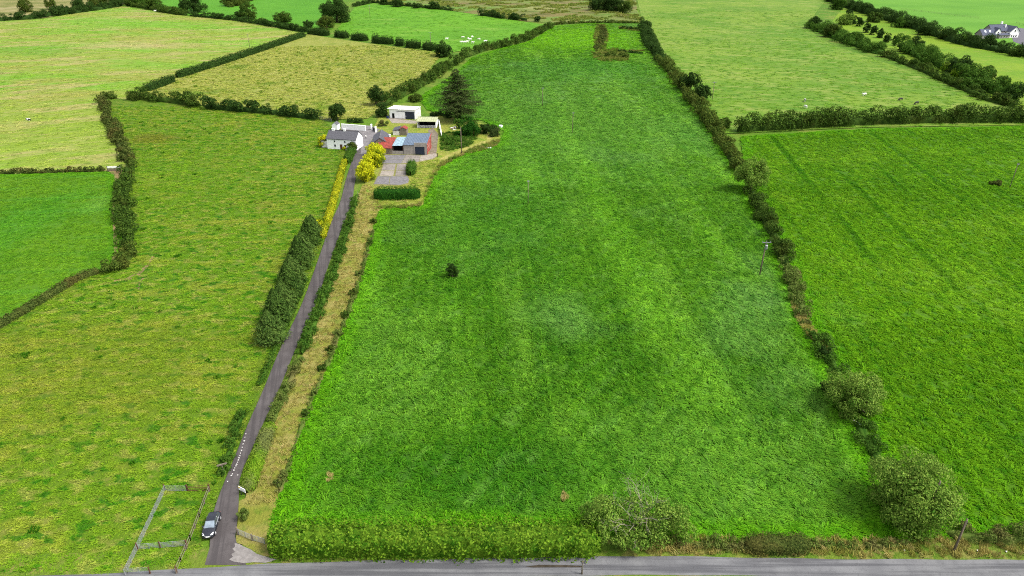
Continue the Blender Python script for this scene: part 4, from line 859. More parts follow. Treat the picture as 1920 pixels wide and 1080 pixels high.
# red-roofed shed
rs = empty('red_shed', A+Vector((-9.2*math.cos(rz), -9.2*math.sin(rz), 0)), rz, 'stone shed with rusty red corrugated roof between slate barn and pale blue lean-to', 'shed')
MB().add([(0, 0, -.5), (4.7, 0, -.5), (4.7, 8, -.5), (0, 8, -.5), (0, 0, 2.5), (4.7, 0, 2.5), (4.7, 8, 4.3), (0, 8, 4.3)], [(0, 1, 5, 4), (1, 2, 6, 5), (2, 3, 7, 6), (3, 0, 4, 7)]).build('wall', M_STONE, rs)
MB().slab([(-.3, -.3, 2.52), (4.8, -.3, 2.52), (4.8, 8.3, 4.44), (-.3, 8.3, 4.44)], .08).build('roof', M_REDR, rs)
MB().box(.9, 2.0, -.06, -.005, 0, 1.9).build('door', M_OLDWHITE, rs)
# slate barn, gable towards the yard
B0 = gp(698, 283)
sb = empty('slate_barn', B0, R(6), 'stone barn with dark slate roof beside the lane opposite the farmhouse', 'barn')
gable(MB(), 0, 6.6, 0, 12, -.6, 2.8, 5.0, 'y').build('wall', M_STONE, sb)
br_ = gable_roof(0, 6.6, 0, 12, 2.8, 5.0, 'y', .15).build('roof', M_DSLATE, sb)
MB().box(3.2, 3.4, -.15, 12.15, 5.13, 5.24).build('ridge_tile', M_CONC3, br_)
chimney(br_, 6.3, 6.9, 8.6, 9.2, 2.4, 3.9, M_WHITE)
MB().slab([(2.6, -.35, 3.5), (7.2, -.35, 2.2), (7.0, -3.0, 1.5), (2.4, -3.0, 2.6)], .08).build('porch_roof', M_REDR, sb)
MB().box(2.7, 6.8, -2.8, -.01, -.5, 1.4).build('porch_wall', M_STONE, sb)
MB().box(-.05, -.005, 3, 4.1, -.1, 2.0).build('door', M_BROWN, sb)
# small red-roofed store behind the lean-to
p = gp(750, 254)
st = empty('red_store', p, R(-4), 'tiny store with dark red pitched roof behind the pale blue lean-to', 'shed')
gable(MB(), 0, 2.9, 0, 3.2, -.5, 2.6, 3.4, 'y').build('wall', M_STONE, st); gable_roof(0, 2.9, 0, 3.2, 2.6, 3.4, 'y', .15, .08).build('roof', M_REDR, st)
MB().slab([(-3.2, 0, 1.9), (-.16, 0, 2.6), (-.16, 5, 2.9), (-3.2, 5, 2.2)], .08).build('side_roof', M_DSLATE, st); MB().box(-3.0, -.2, .2, 4.8, -.5, 1.9).build('side_wall', M_OLDWHITE, st)
# white walls and gate piers behind the farmhouse
def wall_thing(name, label, a, b, h, t, mat, cat='wall', cop=True):
    A, rz, L = frame_px(a, b); o = empty(name, A, rz, label, cat)
    MB().box(0, L, -t/2, t/2, -.5, h).build('wall', mat, o)
    if cop: MB().box(-.04, L+.04, -t/2-.05, t/2+.05, h+.003, h+.1).build('coping', mat, o)
    return o
ob = wall_thing('white_outhouse_wall', 'long white garden wall behind the farmhouse roof', (641, 242), (686, 246), 2.2, .4, M_WHITE)
wall_thing('white_yard_wall', 'white wall running back past the cream-roofed shed', (828, 257), (823, 231), 1.5, .3, M_WHITE)
p = gp(623, 243); wp = empty('white_outhouse', p, R(-10), 'small white gabled outhouse peeping over the farmhouse roof', 'outhouse')
gable(MB(), 0, 2.4, 0, 3, -.5, 2.0, 2.9, 'y').build('wall', M_WHITE, wp); gable_roof(0, 2.4, 0, 3, 2.0, 2.9, 'y', .06, .08).build('roof', M_SLATE, wp)
for (x, y), lab in (((697, 243.5), 'white gate pier on the house side of the back gate'), ((705, 248), 'white gate pier on the barn side of the back gate')):
    p = gp(x, y); o = empty('gate_pier', p, R(20), lab, 'gate pier', 'white piers of the back gate')
    MB().box(-.35, .35, -.35, .35, -.3, 2.3).build('shaft', M_WHITE, o); MB().add([(-.42, -.42, 2.303), (.42, -.42, 2.303), (.42, .42, 2.303), (-.42, .42, 2.303), (0, 0, 2.75)], [(0, 3, 2, 1), (0, 1, 4), (1, 2, 4), (2, 3, 4), (3, 0, 4)]).build('cap', M_WHITE, o)
A, rz, L = frame_px((698.3, 243.6), (704, 247.4)); bgt = empty('back_gate', A, rz, 'dark timber gate hung between the two white piers', 'gate')
for k in range(6): MB().box(.3+k*(L-.6)/6, .3+(k+.9)*(L-.6)/6, -.04, .04, .1, 1.5).build('board', M_EDGE, bgt)
MB().box(.3, L-.3, .045, .1, .4, .55).build('brace', M_EDGE, bgt)

# ------------------------------------------------------------------ grey-roofed modern house, top right
def modern_house():
    p = gp(1853, 73); o = empty('modern_house', p, R(10), 'large white house with blue-grey slate roofs and several gables beyond the thick hedge', 'house')
    S = o
    # main block, ridge along x
    gable(MB(), 5, 20, 4, 13, -1, 5.2, 9.2).build('wall', M_CREAMW, S); r1 = gable_roof(5, 20, 4, 13, 5.2, 9.2, 'x', .4).build('roof', M_NSLATE, S)
    MB().box(4.6, 20.4, 8.4, 8.6, 9.36, 9.45).build('ridge_tile', M_EDGE, r1)
    chimney(r1, 16, 17.2, 8.8, 9.8, 8.6, 11.2, M_WHITE); chimney(r1, 17.6, 18.5, 6, 6.8, 7.2, 9.3, M_WHITE)
    # right wing, ridge along y, white gable towards the viewer
    gable(MB(), 18, 26, 0, 12, -1, 5.0, 8.6, 'y').build('wing_wall', M_WHITE, S); r2 = gable_roof(18, 26, 0, 12, 5.0, 8.6, 'y', .4).build('wing_roof', M_NSLATE, S)
    # left lower wing
    gable(MB(), -5, 7, 1, 9, -1, 2.8, 6.6).build('side_wall', M_CREAMW, S); r3 = gable_roof(-5, 7, 1, 9, 2.8, 6.6, 'x', .4).build('side_roof', M_NSLATE, S)
    for x in (-1.6, 2.4):
        zz = 2.8+(3.4-1)*3.8/4*.62+.9
        MB().slab([(x-.6, 2.6, 4.62), (x+.6, 2.6, 4.62), (x+.6, 3.7, 5.66), (x-.6, 3.7, 5.66)], .1).build('roof_light', plain('roof_light_glass', (.7, .75, .8, 1), .2, .6), r3)
    # dormer gable between
    gable(MB(), 6.5, 11, 1.5, 7.5, -1, 5.0, 7.6, 'y').build('dormer_wall', M_WHITE, S); gable_roof(6.5, 11, 1.5, 7.5, 5.0, 7.6, 'y', .3).build('dormer_roof', M_NSLATE, S)
    # porch lean-to
    MB().slab([(8, -1.5, 2.7), (17.9, -1.5, 2.7), (17.9, 1.45, 3.7), (8, 1.45, 3.7)], .14).build('porch_roof', M_NSLATE, S); MB().box(8.4, 17.5, -1.1, 1.4, -1, 2.65).build('porch_wall', M_CREAMW, S)
    for x in (20, 22, 24): window(S, x, .6, 1.1, 2.0, 0.0)
    window(S, 22, 4.6, 1.2, 1.5, 0.0); window(S, 8.75, 3.8, 1.2, 1.1, 1.5)
    for x in (10, 12.5, 15): window(S, x, .6, 1.3, 1.4, -1.1)
    for x in (13, 16): window(S, x, 3.9, 1.2, 1.1, 4.0)
    window(S, -3, .6, 1.2, 1.4, 1.0); window(S, 0, .6, 1.2, 1.4, 1.0)
modern_house()

# ------------------------------------------------------------------ poles
M_POLE = plain('creosoted_pole', C(150, 134, 116), .9, .2, var=.25, sc=3, stretch=(1, 1, .2))
M_STEEL = plain('galvanised_steel', C(188, 192, 196), .5, .5, .3, var=.15, sc=3)
M_CERAM = plain('insulator', C(214, 216, 218), .3, .5)
def pole(label, px, py, h, r=.15, arm=0, tr=False, lean=(0, 0), rz=0.0, group='utility poles', name='utility_pole'):
    p = gp(px, py); o = empty(name, p, rz, label, 'pole', group)
    lx, ly = lean
    MB().tube([(0, 0, -.4), (lx*.5, ly*.5, h*.5), (lx, ly, h)], [r*1.1, r, r*.75], 8).build('shaft', M_POLE, o, smooth=True)
    MB().box(lx-.02, lx+.02, ly-r*1.3, ly-r*.85, h-1.6, h-.2).build('earth_strip', M_STEEL, o)
    if arm:
        a = MB().box(lx-arm/2, lx+arm/2, ly-r-.12, ly-r, h-.45, h-.28).build('crossarm', M_STEEL, o)
        for k in (-1, 0, 1): MB().tube([(lx+k*arm*.44, ly-r-.06, h-.275), (lx+k*arm*.44, ly-r-.06, h+.1)], [.07, .05], 6).build('insulator', M_CERAM, a)
    if tr:
        t = MB().tube([(lx, ly-.55, h-2.0), (lx, ly-.55, h-1.9), (lx, ly-.55, h-1.0), (lx, ly-.55, h-.92)], [.22, .34, .34, .22], 10).build('transformer', M_STEEL, o)
        for k in (-1, 1): MB().tube([(lx+k*.15, ly-.55, h-.915), (lx+k*.15, ly-.55, h-.6)], .05, 6).build('bushing', M_CERAM, t)
    return o
pole('wooden electricity pole with crossarm and transformer at the meadow side of the boundary hedge', 1424, 517, 9.6, .17, 2.2, True, (.1, 0))
pole('leaning wooden pole on the grassy bank beside the road', 1787, 1036, 6.2, .15, 0, False, (.25, .3))
pole('wooden pole rising out of the crown of the large roadside tree', 1729, 985, 8.6, .15, 0, False, (.2, .1))
pole('pale pole at the far edge of the road beside the muddy puddle', 1091, 1077, 2.6, .11, 0)
pole('wooden pole standing where the curving path meets the hay meadow', 865.5, 289, 10.4, .17, 0)
pole('slim pole standing in the hay meadow below the spruce shadow line', 990, 384, 8.0, .1, .6)
pole('slim pole standing in the hay meadow right of the spruce', 1073, 250, 9.0, .12, 1.0)
pole('slim pole far up the hay meadow', 1017, 198, 8.6, .12, .8)
pole('pole on the clipped hedge between mown field and stubble pasture', 469, 93, 10.8, .17, 0)
pole('pole beside the broken hedge at the cattle pasture', 808, 92, 11, .17, 1.6)
pole('pole standing in the cattle pasture beneath the moor hedge', 694, 33, 11, .17, 1.6)
pole('pole with small crossarm beside the upper pasture hedge trees', 1335, 188, 9, .15, 1.8)
pole('pole in the shrub clump on the moor edge', 906, 30, 9.5, .16, 0)
pole('short white marker post at the driveway bend', 562, 645, 1.6, .07, 0, group=None, name='marker_post')
pole('white drain post beside the lowest golden conifer', 672, 372, 2.4, .08, 0, group=None, name='marker_post')
# ------------------------------------------------------------------ pen of metal hurdles, rails, gates
def hurdle_mesh():
    return [('rail', MB().tube([(0, 0, 0), (1, 0, 0)], .035, 4).mesh('rail', M_STEEL), k) for k in range(6)]
_rail = MB().tube([(0, 0, 0), (1, 0, 0)], .026, 5).mesh('rail', M_STEEL)
_end = MB().tube([(0, 0, -.05), (0, 0, 1.2)], .04, 5).mesh('end_post', M_STEEL)
_mid = MB().box(-.03, .03, -.02, .02, .16, 1.12).mesh('upright', M_STEEL)
def hurdle(A, B, label, n=5, h=1.12, group='metal hurdles of the sheep pen', name='hurdle', cat='hurdle'):
    d = (B-A).xy; L = d.length; o = empty(name, A, math.atan2(d.y, d.x), label, cat, group)
    for k in range(n):
        r = link('rail', _rail, o, (.06, 0, .18+k*(h-.2)/(n-1))); r.scale = (L-.12, 1, 1)
    link('end_post', _end, o, (.06, 0, 0)); link('end_post', _end, o, (L-.06, 0, 0)); link('upright', _mid, o, (L/2, .05, 0))
    return o
def run(a, b, n, labs):
    A, B = gp(*a), gp(*b)
    for k in range(n): hurdle(A.lerp(B, k/n), A.lerp(B, (k+1)/n), labs[k])
run((310, 921), (259, 1030), 3, ['long-side hurdle at the far corner of the sheep pen', 'middle hurdle on the long side of the sheep pen', 'long-side hurdle meeting the dividing hurdles of the pen'])
run((258, 1032), (235, 1080), 2, ['hurdle on the long side just past the dividing hurdles', 'last long-side hurdle of the sheep pen before the road'])
run((311, 921), (351, 921), 1, ['metal hurdle closing the far end of the pen beside wooden rails'])
run((260, 1031), (301, 1028), 1, ['dividing hurdle of the pen joined to the long side'])
run((302, 1028), (350, 1024), 1, ['dividing hurdle of the pen reaching the wooden fence'])
run((241, 1076), (282, 1075), 1, ['end hurdle of the pen at the road side'])
def post_at(px, py, h, lab, grp='timber posts of the sheep pen', r=.1, mat=None):
    p = gp(px, py); o = empty('fence_post', p, random.uniform(0, 3), lab, 'post', grp)
    MB().tube([(0, 0, -.3), (0, 0, h)], [r, r*.92], 7).build('shaft', mat or M_BROWN, o); MB().tube([(0, 0, h+.002), (0, 0, h+.05)], [r*.9, r*.3], 7).build('top', mat or M_BROWN, o)
for (x, y), lab in (((258.5, 1031), 'thick brown post where dividing hurdles meet the long side'), ((301.5, 1028), 'brown post between the two dividing hurdles'), ((351, 1025), 'post at the fence end of the dividing hurdles'), ((352, 921), 'post between far hurdle and wooden rails'), ((394, 920), 'corner post of pen at the driveway end of wooden rails'), ((282, 1076), 'brown post ending the roadside hurdle'), ((332, 1074), 'grey post of the pen nearest the road verge'), ((310, 920), 'post at the far corner of the long side')):
    post_at(x, y, 1.35, lab)
def rail_fence(name, label, pts, nr=3, h=1.15, mat=None, cat='fence', step=2.6, wood=True, group=None):
    P = gps(pts); o = empty(name, P[0], 0, label, cat, group); mat = mat or M_WOOD
    for A, B in zip(P[:-1], P[1:]):
        a = A-P[0]; b = B-P[0]; n = max(1, round((b-a).length/step))
        for k in range(n+1):
            q = a.lerp(b, k/n); MB().box(q.x-.06, q.x+.06, q.y-.06, q.y+.06, q.z-.3, q.z+h).build('post', mat, o)
        for j in range(nr):
            z = Vector((0, -.075, h*(j+1)/nr-.1)); MB().tube([a+z, b+z], .05, 4).build('rail', mat, o)
rail_fence('rail_fence', 'brown wooden rails closing the far end of the sheep pen', [(353, 921), (393, 920)], 4, 1.2, M_BROWN)
rail_fence('rail_fence', 'thin pale wooden fence between sheep pen and driveway verge', [(393, 922), (375, 970), (358, 1014), (351, 1030)], 2, 1.15)
rail_fence('rail_fence', 'low wooden fence at the road end of the sheep pen', [(349, 1034), (340, 1054), (331, 1076)], 2, 1.1)
rail_fence('paddock_fence', 'long pale post and rail fence across the house paddock', [(1690, 18), (1740, 24), (1790, 30), (1835, 35)], 2, 1.5, None, 'fence', 8)
rail_fence('paddock_fence', 'post and rail fence right of the grey-roofed house', [(1905, 44), (1925, 50), (1990, 60)], 2, 1.5, None, 'fence', 8)
# field gates
hurdle(gp(448, 1003), gp(474, 1014), 'left leaf of the grey metal gate beside the laurel hedge', 6, 1.2, 'entrance gate leaves', 'field_gate', 'gate'); hurdle(gp(474.5, 1014), gp(498, 1021), 'right leaf of the grey metal gate touching the laurel hedge', 6, 1.2, 'entrance gate leaves', 'field_gate', 'gate')
post_at(446.5, 1003, 1.6, 'grey gate post at the driveway edge', 'entrance gate posts', .14, M_WOOD); post_at(474.2, 1014.4, 1.4, 'grey gate post between the two gate leaves', 'entrance gate posts', .12, M_WOOD)
hurdle(gp(600, 224), gp(622, 229), 'grey gate between long dark hedge and farmhouse garden', 5, 1.5, None, 'field_gate', 'gate')
A, rz, L = frame_px((203, 321), (228, 320)); tg = empty('timber_gate', A, rz, 'pale boarded gate at the corner of the young crop', 'gate')
for k in range(5): MB().box(0, L, -.04, .04, .1+k*.34, .36+k*.34).build('board', M_FRAME if k > 2 else M_WOOD, tg)
for x in (-.12, L*.5, L+.12): MB().box(x-.1, x+.1, .045, .2, -.3, 1.95).build('post', M_WOOD, tg)
# ------------------------------------------------------------------ small things
p = gp(457, 928); sg = empty('entrance_sign', p, R(-30), 'white sign board with yellow corner on dark posts at the hedge end', 'sign')
for x in (-.5, .5): MB().box(x-.05, x+.05, -.05, .05, -.2, 1.1).build('post', M_EDGE, sg)
bd = MB().box(-.75, .75, -.11, -.055, .85, 1.6).build('board', M_FRAME, sg); MB().box(-.745, -.3, -.13, -.112, 1.3, 1.595).build('yellow_panel', plain('yellow_paint', C(240, 214, 90, .8), .6), bd)
p = gp(420, 887); tp = empty('tee_post', p, R(25), 'grey T-shaped timber post in the brambles by the driveway', 'post')
MB().box(-.09, .09, -.09, .09, -.3, 1.7).build('shaft', M_WOOD, tp); MB().box(-.75, .75, -.11, .11, 1.703, 1.9).build('crossbar', M_WOOD, tp)
M_LIME = plain('whitewashed_stone', (.42, .41, .39, 1), .9, .2, var=.15, sc=6)
def rock(r, sq=.7):
    d = rng.normal(0, 1, (26, 3)); d /= np.linalg.norm(d, axis=1)[:, None]
    import bmesh
    bm = bmesh.new()
    for q in d*np.array([1, .8, sq])*r*rng.uniform(.8, 1.1, (26, 1)): bm.verts.new(q)
    bmesh.ops.convex_hull(bm, input=bm.verts); me = bpy.data.meshes.new('stone'); bm.to_mesh(me); bm.free(); me.materials.append(M_LIME); return me
rocks = [rock(.15), rock(.12), rock(.17)]
edge_px = [(461, 815), (459.5, 821), (458, 828), (456, 834), (454.5, 840), (453, 846), (451, 851), (450, 856), (448.5, 860), (447, 864), (445.5, 868), (444, 872), (442.5, 875), (440.5, 879), (438.5, 883), (436, 890), (427, 904), (434, 893), (446, 892)]
for k, (x, y) in enumerate(edge_px):
    q = gp(x, y); o = link('edging_stone', rocks[k % 3], None, (q.x, q.y, q.z+.16), random.uniform(0, 6)); tag(o, 'whitewashed stone in the row edging the driveway', 'stone', 'whitewashed stones along the driveway')
M_PLAST = plain('pale_plastic', (.72, .74, .76, 1), .5, .4)
def tub(px, py, r, h, mat, label):
    q = gp(px, py); o = empty('tub', q, 0, label, 'tub'); MB().tube([(0, 0, 0), (0, 0, h)], [r*.85, r], 12).build('body', mat, o, smooth=False); MB().tube([(0, 0, h+.002), (0, 0, h+.06)], [r*1.06, r*1.06], 12).build('rim', mat, o)
tub(939, 239, .8, .9, M_PLAST, 'pale round water tub at the meadow edge beyond the juniper bushes'); tub(653, 240, .5, 1.0, plain('blue_plastic', C(60, 100, 170), .5), 'blue barrel against the white garden wall'); tub(727, 222, .55, 1.0, plain('blue_drum', C(50, 70, 130), .5), 'dark blue barrel at the left end of the white shed')
q = gp(916, 278); o = empty('feed_trough', q, R(5), 'low white feed trough lying at the meadow edge', 'trough'); MB().box(-1.1, 1.1, -.3, .3, .0, .12).build('base', M_PLAST, o); MB().box(-1.1, 1.1, -.36, -.302, .05, .45).box(-1.1, 1.1, .302, .36, .05, .45).build('side', M_PLAST, o)
q = gp(849, 243); o = empty('scrap_pile', q, R(15), 'heap of reddish pipes and white boards in the overgrown garden', 'scrap')
for k in range(7): MB().tube([(random.uniform(-1.2, 0), random.uniform(-.8, .8), .1+k*.12), (random.uniform(.4, 1.6), random.uniform(-.8, .8), .3+k*.14)], .1, 5).build('pipe', M_REDR if k % 2 else M_FRAME, o)
post_at(821, 294, 1.4, 'short dark post at the corner of the concrete yard', None, .16, M_EDGE)
for k, (x, y) in enumerate([(1601, 788), (1606, 790), (1610, 793), (1613, 796)]):
    q = gp(x, y, 1.1); o = link('plastic_sheet', rocks[k % 3], None, q, k); o.scale = (1.4, .9, .5); tag(o, 'scrap of white plastic caught in the hedge below the halfway tree', 'plastic scrap', 'white plastic scraps in the hedge')
for lab, (x, y) in (('pale stone on the roadside bank below the thin hedge', (1695, 1034)), ('pale stone on the bank right of the leaning pole', (1832, 1034)), ('second pale stone on the verge beyond the leaning pole', (1886, 1036))):
    q = gp(x, y); o = link('bank_stone', rocks[1], None, (q.x, q.y, q.z+.2), 1.0); o.scale = (1.5, 1.2, 1); tag(o, lab, 'stone', 'stones on the roadside bank')
# ------------------------------------------------------------------ car
def car():
    A = gp(404.5, 1003); B = gp(413.8, 975); d = (B-A).xy.normalized()          # near-side wheels, front then rear
    side = Vector((-d.y, d.x)); wb = (B-A).xy.length
    c = (A.xy+B.xy)/2+side*.82
    rz = math.atan2(-d.y, -d.x)                                               # local +x to the front
    o = empty('car', (c.x, c.y, .1), rz, 'black hatchback parked on the driveway facing the road', 'car')
    paint = plain('black_paint', (.012, .014, .02, 1), .22, .6, var=.1); glass = plain('car_glass', (.03, .04, .05, 1), .06, .8); rub = plain('tyre_rubber', (.015, .015, .015, 1), .9); alloy = plain('alloy', (.6, .6, .62, 1), .3, .5, .6); lamp = plain('lamp_glass', (.75, .78, .8, 1), .15, .7)
    # cross sections: x, half width at sill, half width at waist, waist z, deck z
    X = [(-2.2, .66, .62, .62, .70), (-2.12, .80, .80, .80, .98), (-1.6, .86, .88, .90, 1.0), (-.8, .87, .90, .92, .98), (.2, .87, .90, .92, .97), (.95, .87, .89, .90, .96), (1.5, .86, .87, .84, .90), (2.0, .82, .80, .72, .76), (2.2, .62, .58, .58, .60)]
    V = []; F = []
    for x, ws_, ww, zw, zd in X:
        V += [(x, -ws_*.92, .2), (x, -ws_, .38), (x, -ww, zw), (x, -ww*.86, zd), (x, 0, zd+.03), (x, ww*.86, zd), (x, ww, zw), (x, ws_, .38), (x, ws_*.92, .2)]
    for i in range(len(X)-1):
        for j in range(8): a = i*9+j; F.append((a, a+1, a+10, a+9))
        F.append((i*9+8, i*9, i*9+9, i*9+17))
    F += [tuple(range(8, -1, -1)), tuple((len(X)-1)*9+j for j in range(9))]
    MB().add(V, F).build('body', paint, o, smooth=True)
    # cabin
    G = [(-2.0, .70, .97, .68, .99), (-1.55, .80, .98, .60, 1.40), (-.7, .82, .96, .63, 1.49), (.1, .82, .96, .62, 1.45), (.98, .80, .94, .72, .965)]
    V = []; F = []
    for x, wb_, zb_, wt, zt in G: V += [(x, -wb_, zb_), (x, -wt, zt), (x, wt, zt), (x, wb_, zb_)]
    roof = MB(); roof.add([V[4+1], V[4+2], V[8+2], V[8+1], V[12+1], V[12+2]], [(0, 1, 2, 3), (3, 2, 5, 4)]); 
    MB().slab([V[5], V[6], V[10], V[9]], .04).slab([V[9], V[10], V[14], V[13]], .04).build('roof', paint, o, smooth=False)
    MB().quad(V[13], V[14], V[18], V[17]).build('windscreen', plain('windscreen_glass', (.16, .2, .24, 1), .05, .9), o); MB().quad(V[1], V[2], V[6], V[5]).build('rear_window', glass, o)
    for s in (0, 3):
        t = 1 if s == 0 else 2
        for i in (1, 2, 3):
            if i < 3: MB().quad(V[i*4+s], V[i*4+4+s], V[i*4+4+t], V[i*4+t]).build('side_window', glass, o)
            else: MB().quad(V[12+s], V[16+s], V[16+t], V[12+t]).build('side_window', glass, o)
        MB().quad(V[s], V[4+s], V[4+t], V[t]).build('side_window', glass, o)
        sg_ = -1 if s == 0 else 1
        MB().tube([V[8+s], V[8+t]], .035, 4).tube([(-1.4, sg_*.835, .985), (.9, sg_*.815, .955)], .018, 4).build('window_trim', alloy, o)
        m = MB().box(.62, .8, min(sg_*.86, sg_*1.05), max(sg_*.86, sg_*1.05), .96, 1.1).build('mirror', paint, o)
        MB().box(-.35, -.12, min(sg_*.9, sg_*.93), max(sg_*.9, sg_*.93), .78, .82).build('door_handle', alloy, o)
        for x in (-wb/2, wb/2):
            w_ = MB().tube([(x, sg_*.70, .32), (x, sg_*.90, .32)], .32, 16).build('wheel', rub, o); MB().tube([(x, sg_*.902, .32), (x, sg_*.93, .32)], [.23, .2], 10).build('rim', alloy, w_)
        hl = MB().slab([(1.72, sg_*.80, .80), (2.08, sg_*.70, .69), (2.16, sg_*.42, .69), (1.95, sg_*.52, .80)], .05); hl.v = [(a, b, c_+.03) for a, b, c_ in hl.v]; hl.build('headlight', lamp, o)
        MB().box(-2.2, -2.1, min(sg_*.48, sg_*.74), max(sg_*.48, sg_*.74), .7, .86).build('tail_light', plain('red_lamp', (.3, .01, .01, 1), .3), o)
    MB().box(2.16, 2.235, -.42, .42, .52, .6).build('grille', alloy, o); MB().box(2.12, 2.24, -.7, .7, .24, .4).build('bumper', rub, o); MB().box(2.24, 2.26, -.26, .26, .42, .53).build('number_plate', M_FRAME, o)
    MB().box(-2.26, -2.2, -.26, .26, .62, .73).build('number_plate', plain('plate', (.7, .7, .7, 1), .5), o)
car()

# ------------------------------------------------------------------ cattle and person
def skin_mesh(name, V, E, Rr, mats, sub=1):
    me = bpy.data.meshes.new(name); me.from_pydata(V, E, []); o = bpy.data.objects.new(name, me); COL.objects.link(o)
    o.modifiers.new('s', 'SKIN'); ss = o.modifiers.new('u', 'SUBSURF'); ss.levels = sub; ss.render_levels = sub
    for k, r in enumerate(Rr): sk = me.skin_vertices[0].data[k]; sk.radius = (r, r) if not hasattr(r, '__len__') else r
    me.skin_vertices[0].data[0].use_root = True
    bpy.context.view_layer.update(); dg = bpy.context.evaluated_depsgraph_get()
    out = bpy.data.meshes.new_from_object(o.evaluated_get(dg)); bpy.data.objects.remove(o); bpy.data.meshes.remove(me)
    out.name = name; out.materials.clear()
    for m in mats: out.materials.append(m)
    out.polygons.foreach_set('use_smooth', [True]*len(out.polygons)); return out
def cow_mesh(mat, graze, lying=False):
    V = [(-.75, 0, 1.15), (0, 0, 1.08), (.6, 0, 1.1), (.98, 0, 1.2 if not graze else 1.0)]; Rr = [.34, .4, .36, .2]
    V += [(1.3, 0, 1.35), (1.62, 0, 1.2)] if not graze else [(1.3, 0, .5), (1.42, 0, .2)]; Rr += [.15, .1]
    E = [(0, 1), (1, 2), (2, 3), (3, 4), (4, 5)]
    for y in (-1, 1):
        k = len(V); V += [(-.72, y*.2, .82), (-.86, y*.22, .48), (-.78, y*.22, .04)]; Rr += [.17, .08, .06]; E += [(0, k), (k, k+1), (k+1, k+2)]
        k = len(V); V += [(.62, y*.19, .78), (.64, y*.2, .42), (.62, y*.2, .04)]; Rr += [.15, .075, .06]; E += [(2, k), (k, k+1), (k+1, k+2)]
        k = len(V); V += [(V[4][0]-.06, y*.24, V[4][2]+.08)]; Rr += [.04]; E += [(4, k)]
    k = len(V); V += [(-1.1, 0, 1.28), (-1.2, 0, .7)]; Rr += [.05, .035]; E += [(0, k), (k, k+1)]
    if lying: V = [(x, y*1.25, z*.9-.42) if z > .9 else (x+(.25 if x > 0 else .15)*(z < .3), y*1.8, max(.07, z*.2)) for x, y, z in V]
    return skin_mesh('cow_body', V, E, Rr, [mat])
def hide(name, a, b, lo, hi):
    n = NT(name); return n.done(n.mix(n.mr(n.noise(n.obj(), 1.3, 2), lo, hi), a, b), .7, .2)
M_WC = hide('white_hide', (.66, .63, .56, 1), (.74, .72, .68, 1), .3, .7); M_BC = hide('black_hide', (.02, .02, .02, 1), (.03, .028, .025, 1), .3, .7); M_PC = hide('pied_hide', (.02, .02, .02, 1), (.72, .7, .66, 1), .46, .5)
CW = {('w', 1): cow_mesh(M_WC, True), ('w', 0): cow_mesh(M_WC, False), ('b', 1): cow_mesh(M_BC, True), ('p', 0): cow_mesh(M_PC, False), ('l', 0): cow_mesh(M_PC, False, True)}
def cow(px, py, key, rz, lab, grp=None):
    q = gp(px, py); o = link('cow', CW[key], None, q, R(rz)); tag(o, lab, 'cow', grp); o.scale = (1.12,)*3
for k, (x, y) in enumerate([(838, 75), (868, 72), (866, 81), (871.5, 81), (876, 80.5), (878, 74), (881, 76), (885.5, 71), (886.5, 82), (898, 75.5), (910, 79.5)]):
    cow(x, y, ('w', k % 2), [10, 170, 200, 40, 0, 120, 190, 60, 330, 150, 20][k], 'white cow of the herd gathered in the cattle pasture', 'white cattle herd')
cow(1509, 191, ('p', 0), 260, 'black and white cow facing the tall thorn hedge'); cow(1620, 180, ('w', 0), 200, 'white cow alone in the middle of the upper pasture'); cow(1688, 189, ('b', 1), 195, 'black cow grazing in the upper pasture, the bigger-looking of two')
cow(1718, 196, ('b', 1), 200, 'black cow grazing close behind the tall thorn hedge'); cow(1510, 203, ('w', 1), 100, 'white cow half hidden behind the tall thorn hedge'); cow(291, 22, ('w', 0), 20, 'white cow at the top corner of the mown field'); cow(54, 226, ('l', 0), 160, 'black and white cow lying in the mown field')
def person():
    q = gp(686.3, 260.5)
    V = [(0, 0, .98), (0, 0, 1.2), (0, .0, 1.42), (0, 0, 1.53), (0, .01, 1.66), (0, .01, 1.75)]; Rr = [(.16, .11), (.15, .1), (.17, .1), .055, .095, .07]; E = [(0, 1), (1, 2), (2, 3), (3, 4), (4, 5)]
    for y in (-1, 1):
        k = len(V); V += [(y*.1, 0, .85), (y*.11, -.02*y, .47), (y*.12, .02, .08), (y*.13, -.14, .04)]; Rr += [.09, .065, .045, .035]; E += [(0, k), (k, k+1), (k+1, k+2), (k+2, k+3)]
        k = len(V); V += [(y*.19, 0, 1.4), (y*.25, .02, 1.14), (y*.24, -.08, .9), (y*.23, -.11, .8)]; Rr += [.06, .045, .035, .03]; E += [(2, k), (k, k+1), (k+1, k+2), (k+2, k+3)]
    ms = [plain('white_top', (.75, .75, .75, 1), .8), plain('dark_trousers', (.02, .02, .025, 1), .8), plain('skin', (.5, .32, .24, 1), .6), plain('dark_hair', (.05, .035, .025, 1), .7)]
    me = skin_mesh('person_body', V, E, Rr, ms)
    for p in me.polygons:
        c = p.center; p.material_index = 1 if c.z < 1.0 and abs(c.x) < .2 else (2 if c.z > 1.5 or (c.z < .95 and abs(c.x) > .19) else 0)
    o = link('person', me, None, q, R(25)); tag(o, 'person in white top and dark trousers standing beside the farmhouse gable', 'person')
    hm = MB(); hm.tube([(0, .03, 1.66), (0, .03, 1.74), (0, .02, 1.80), (0, .02, 1.83)], [.105, .11, .08, .02], 8); hm.build('hair', ms[3], o, smooth=True)
person()

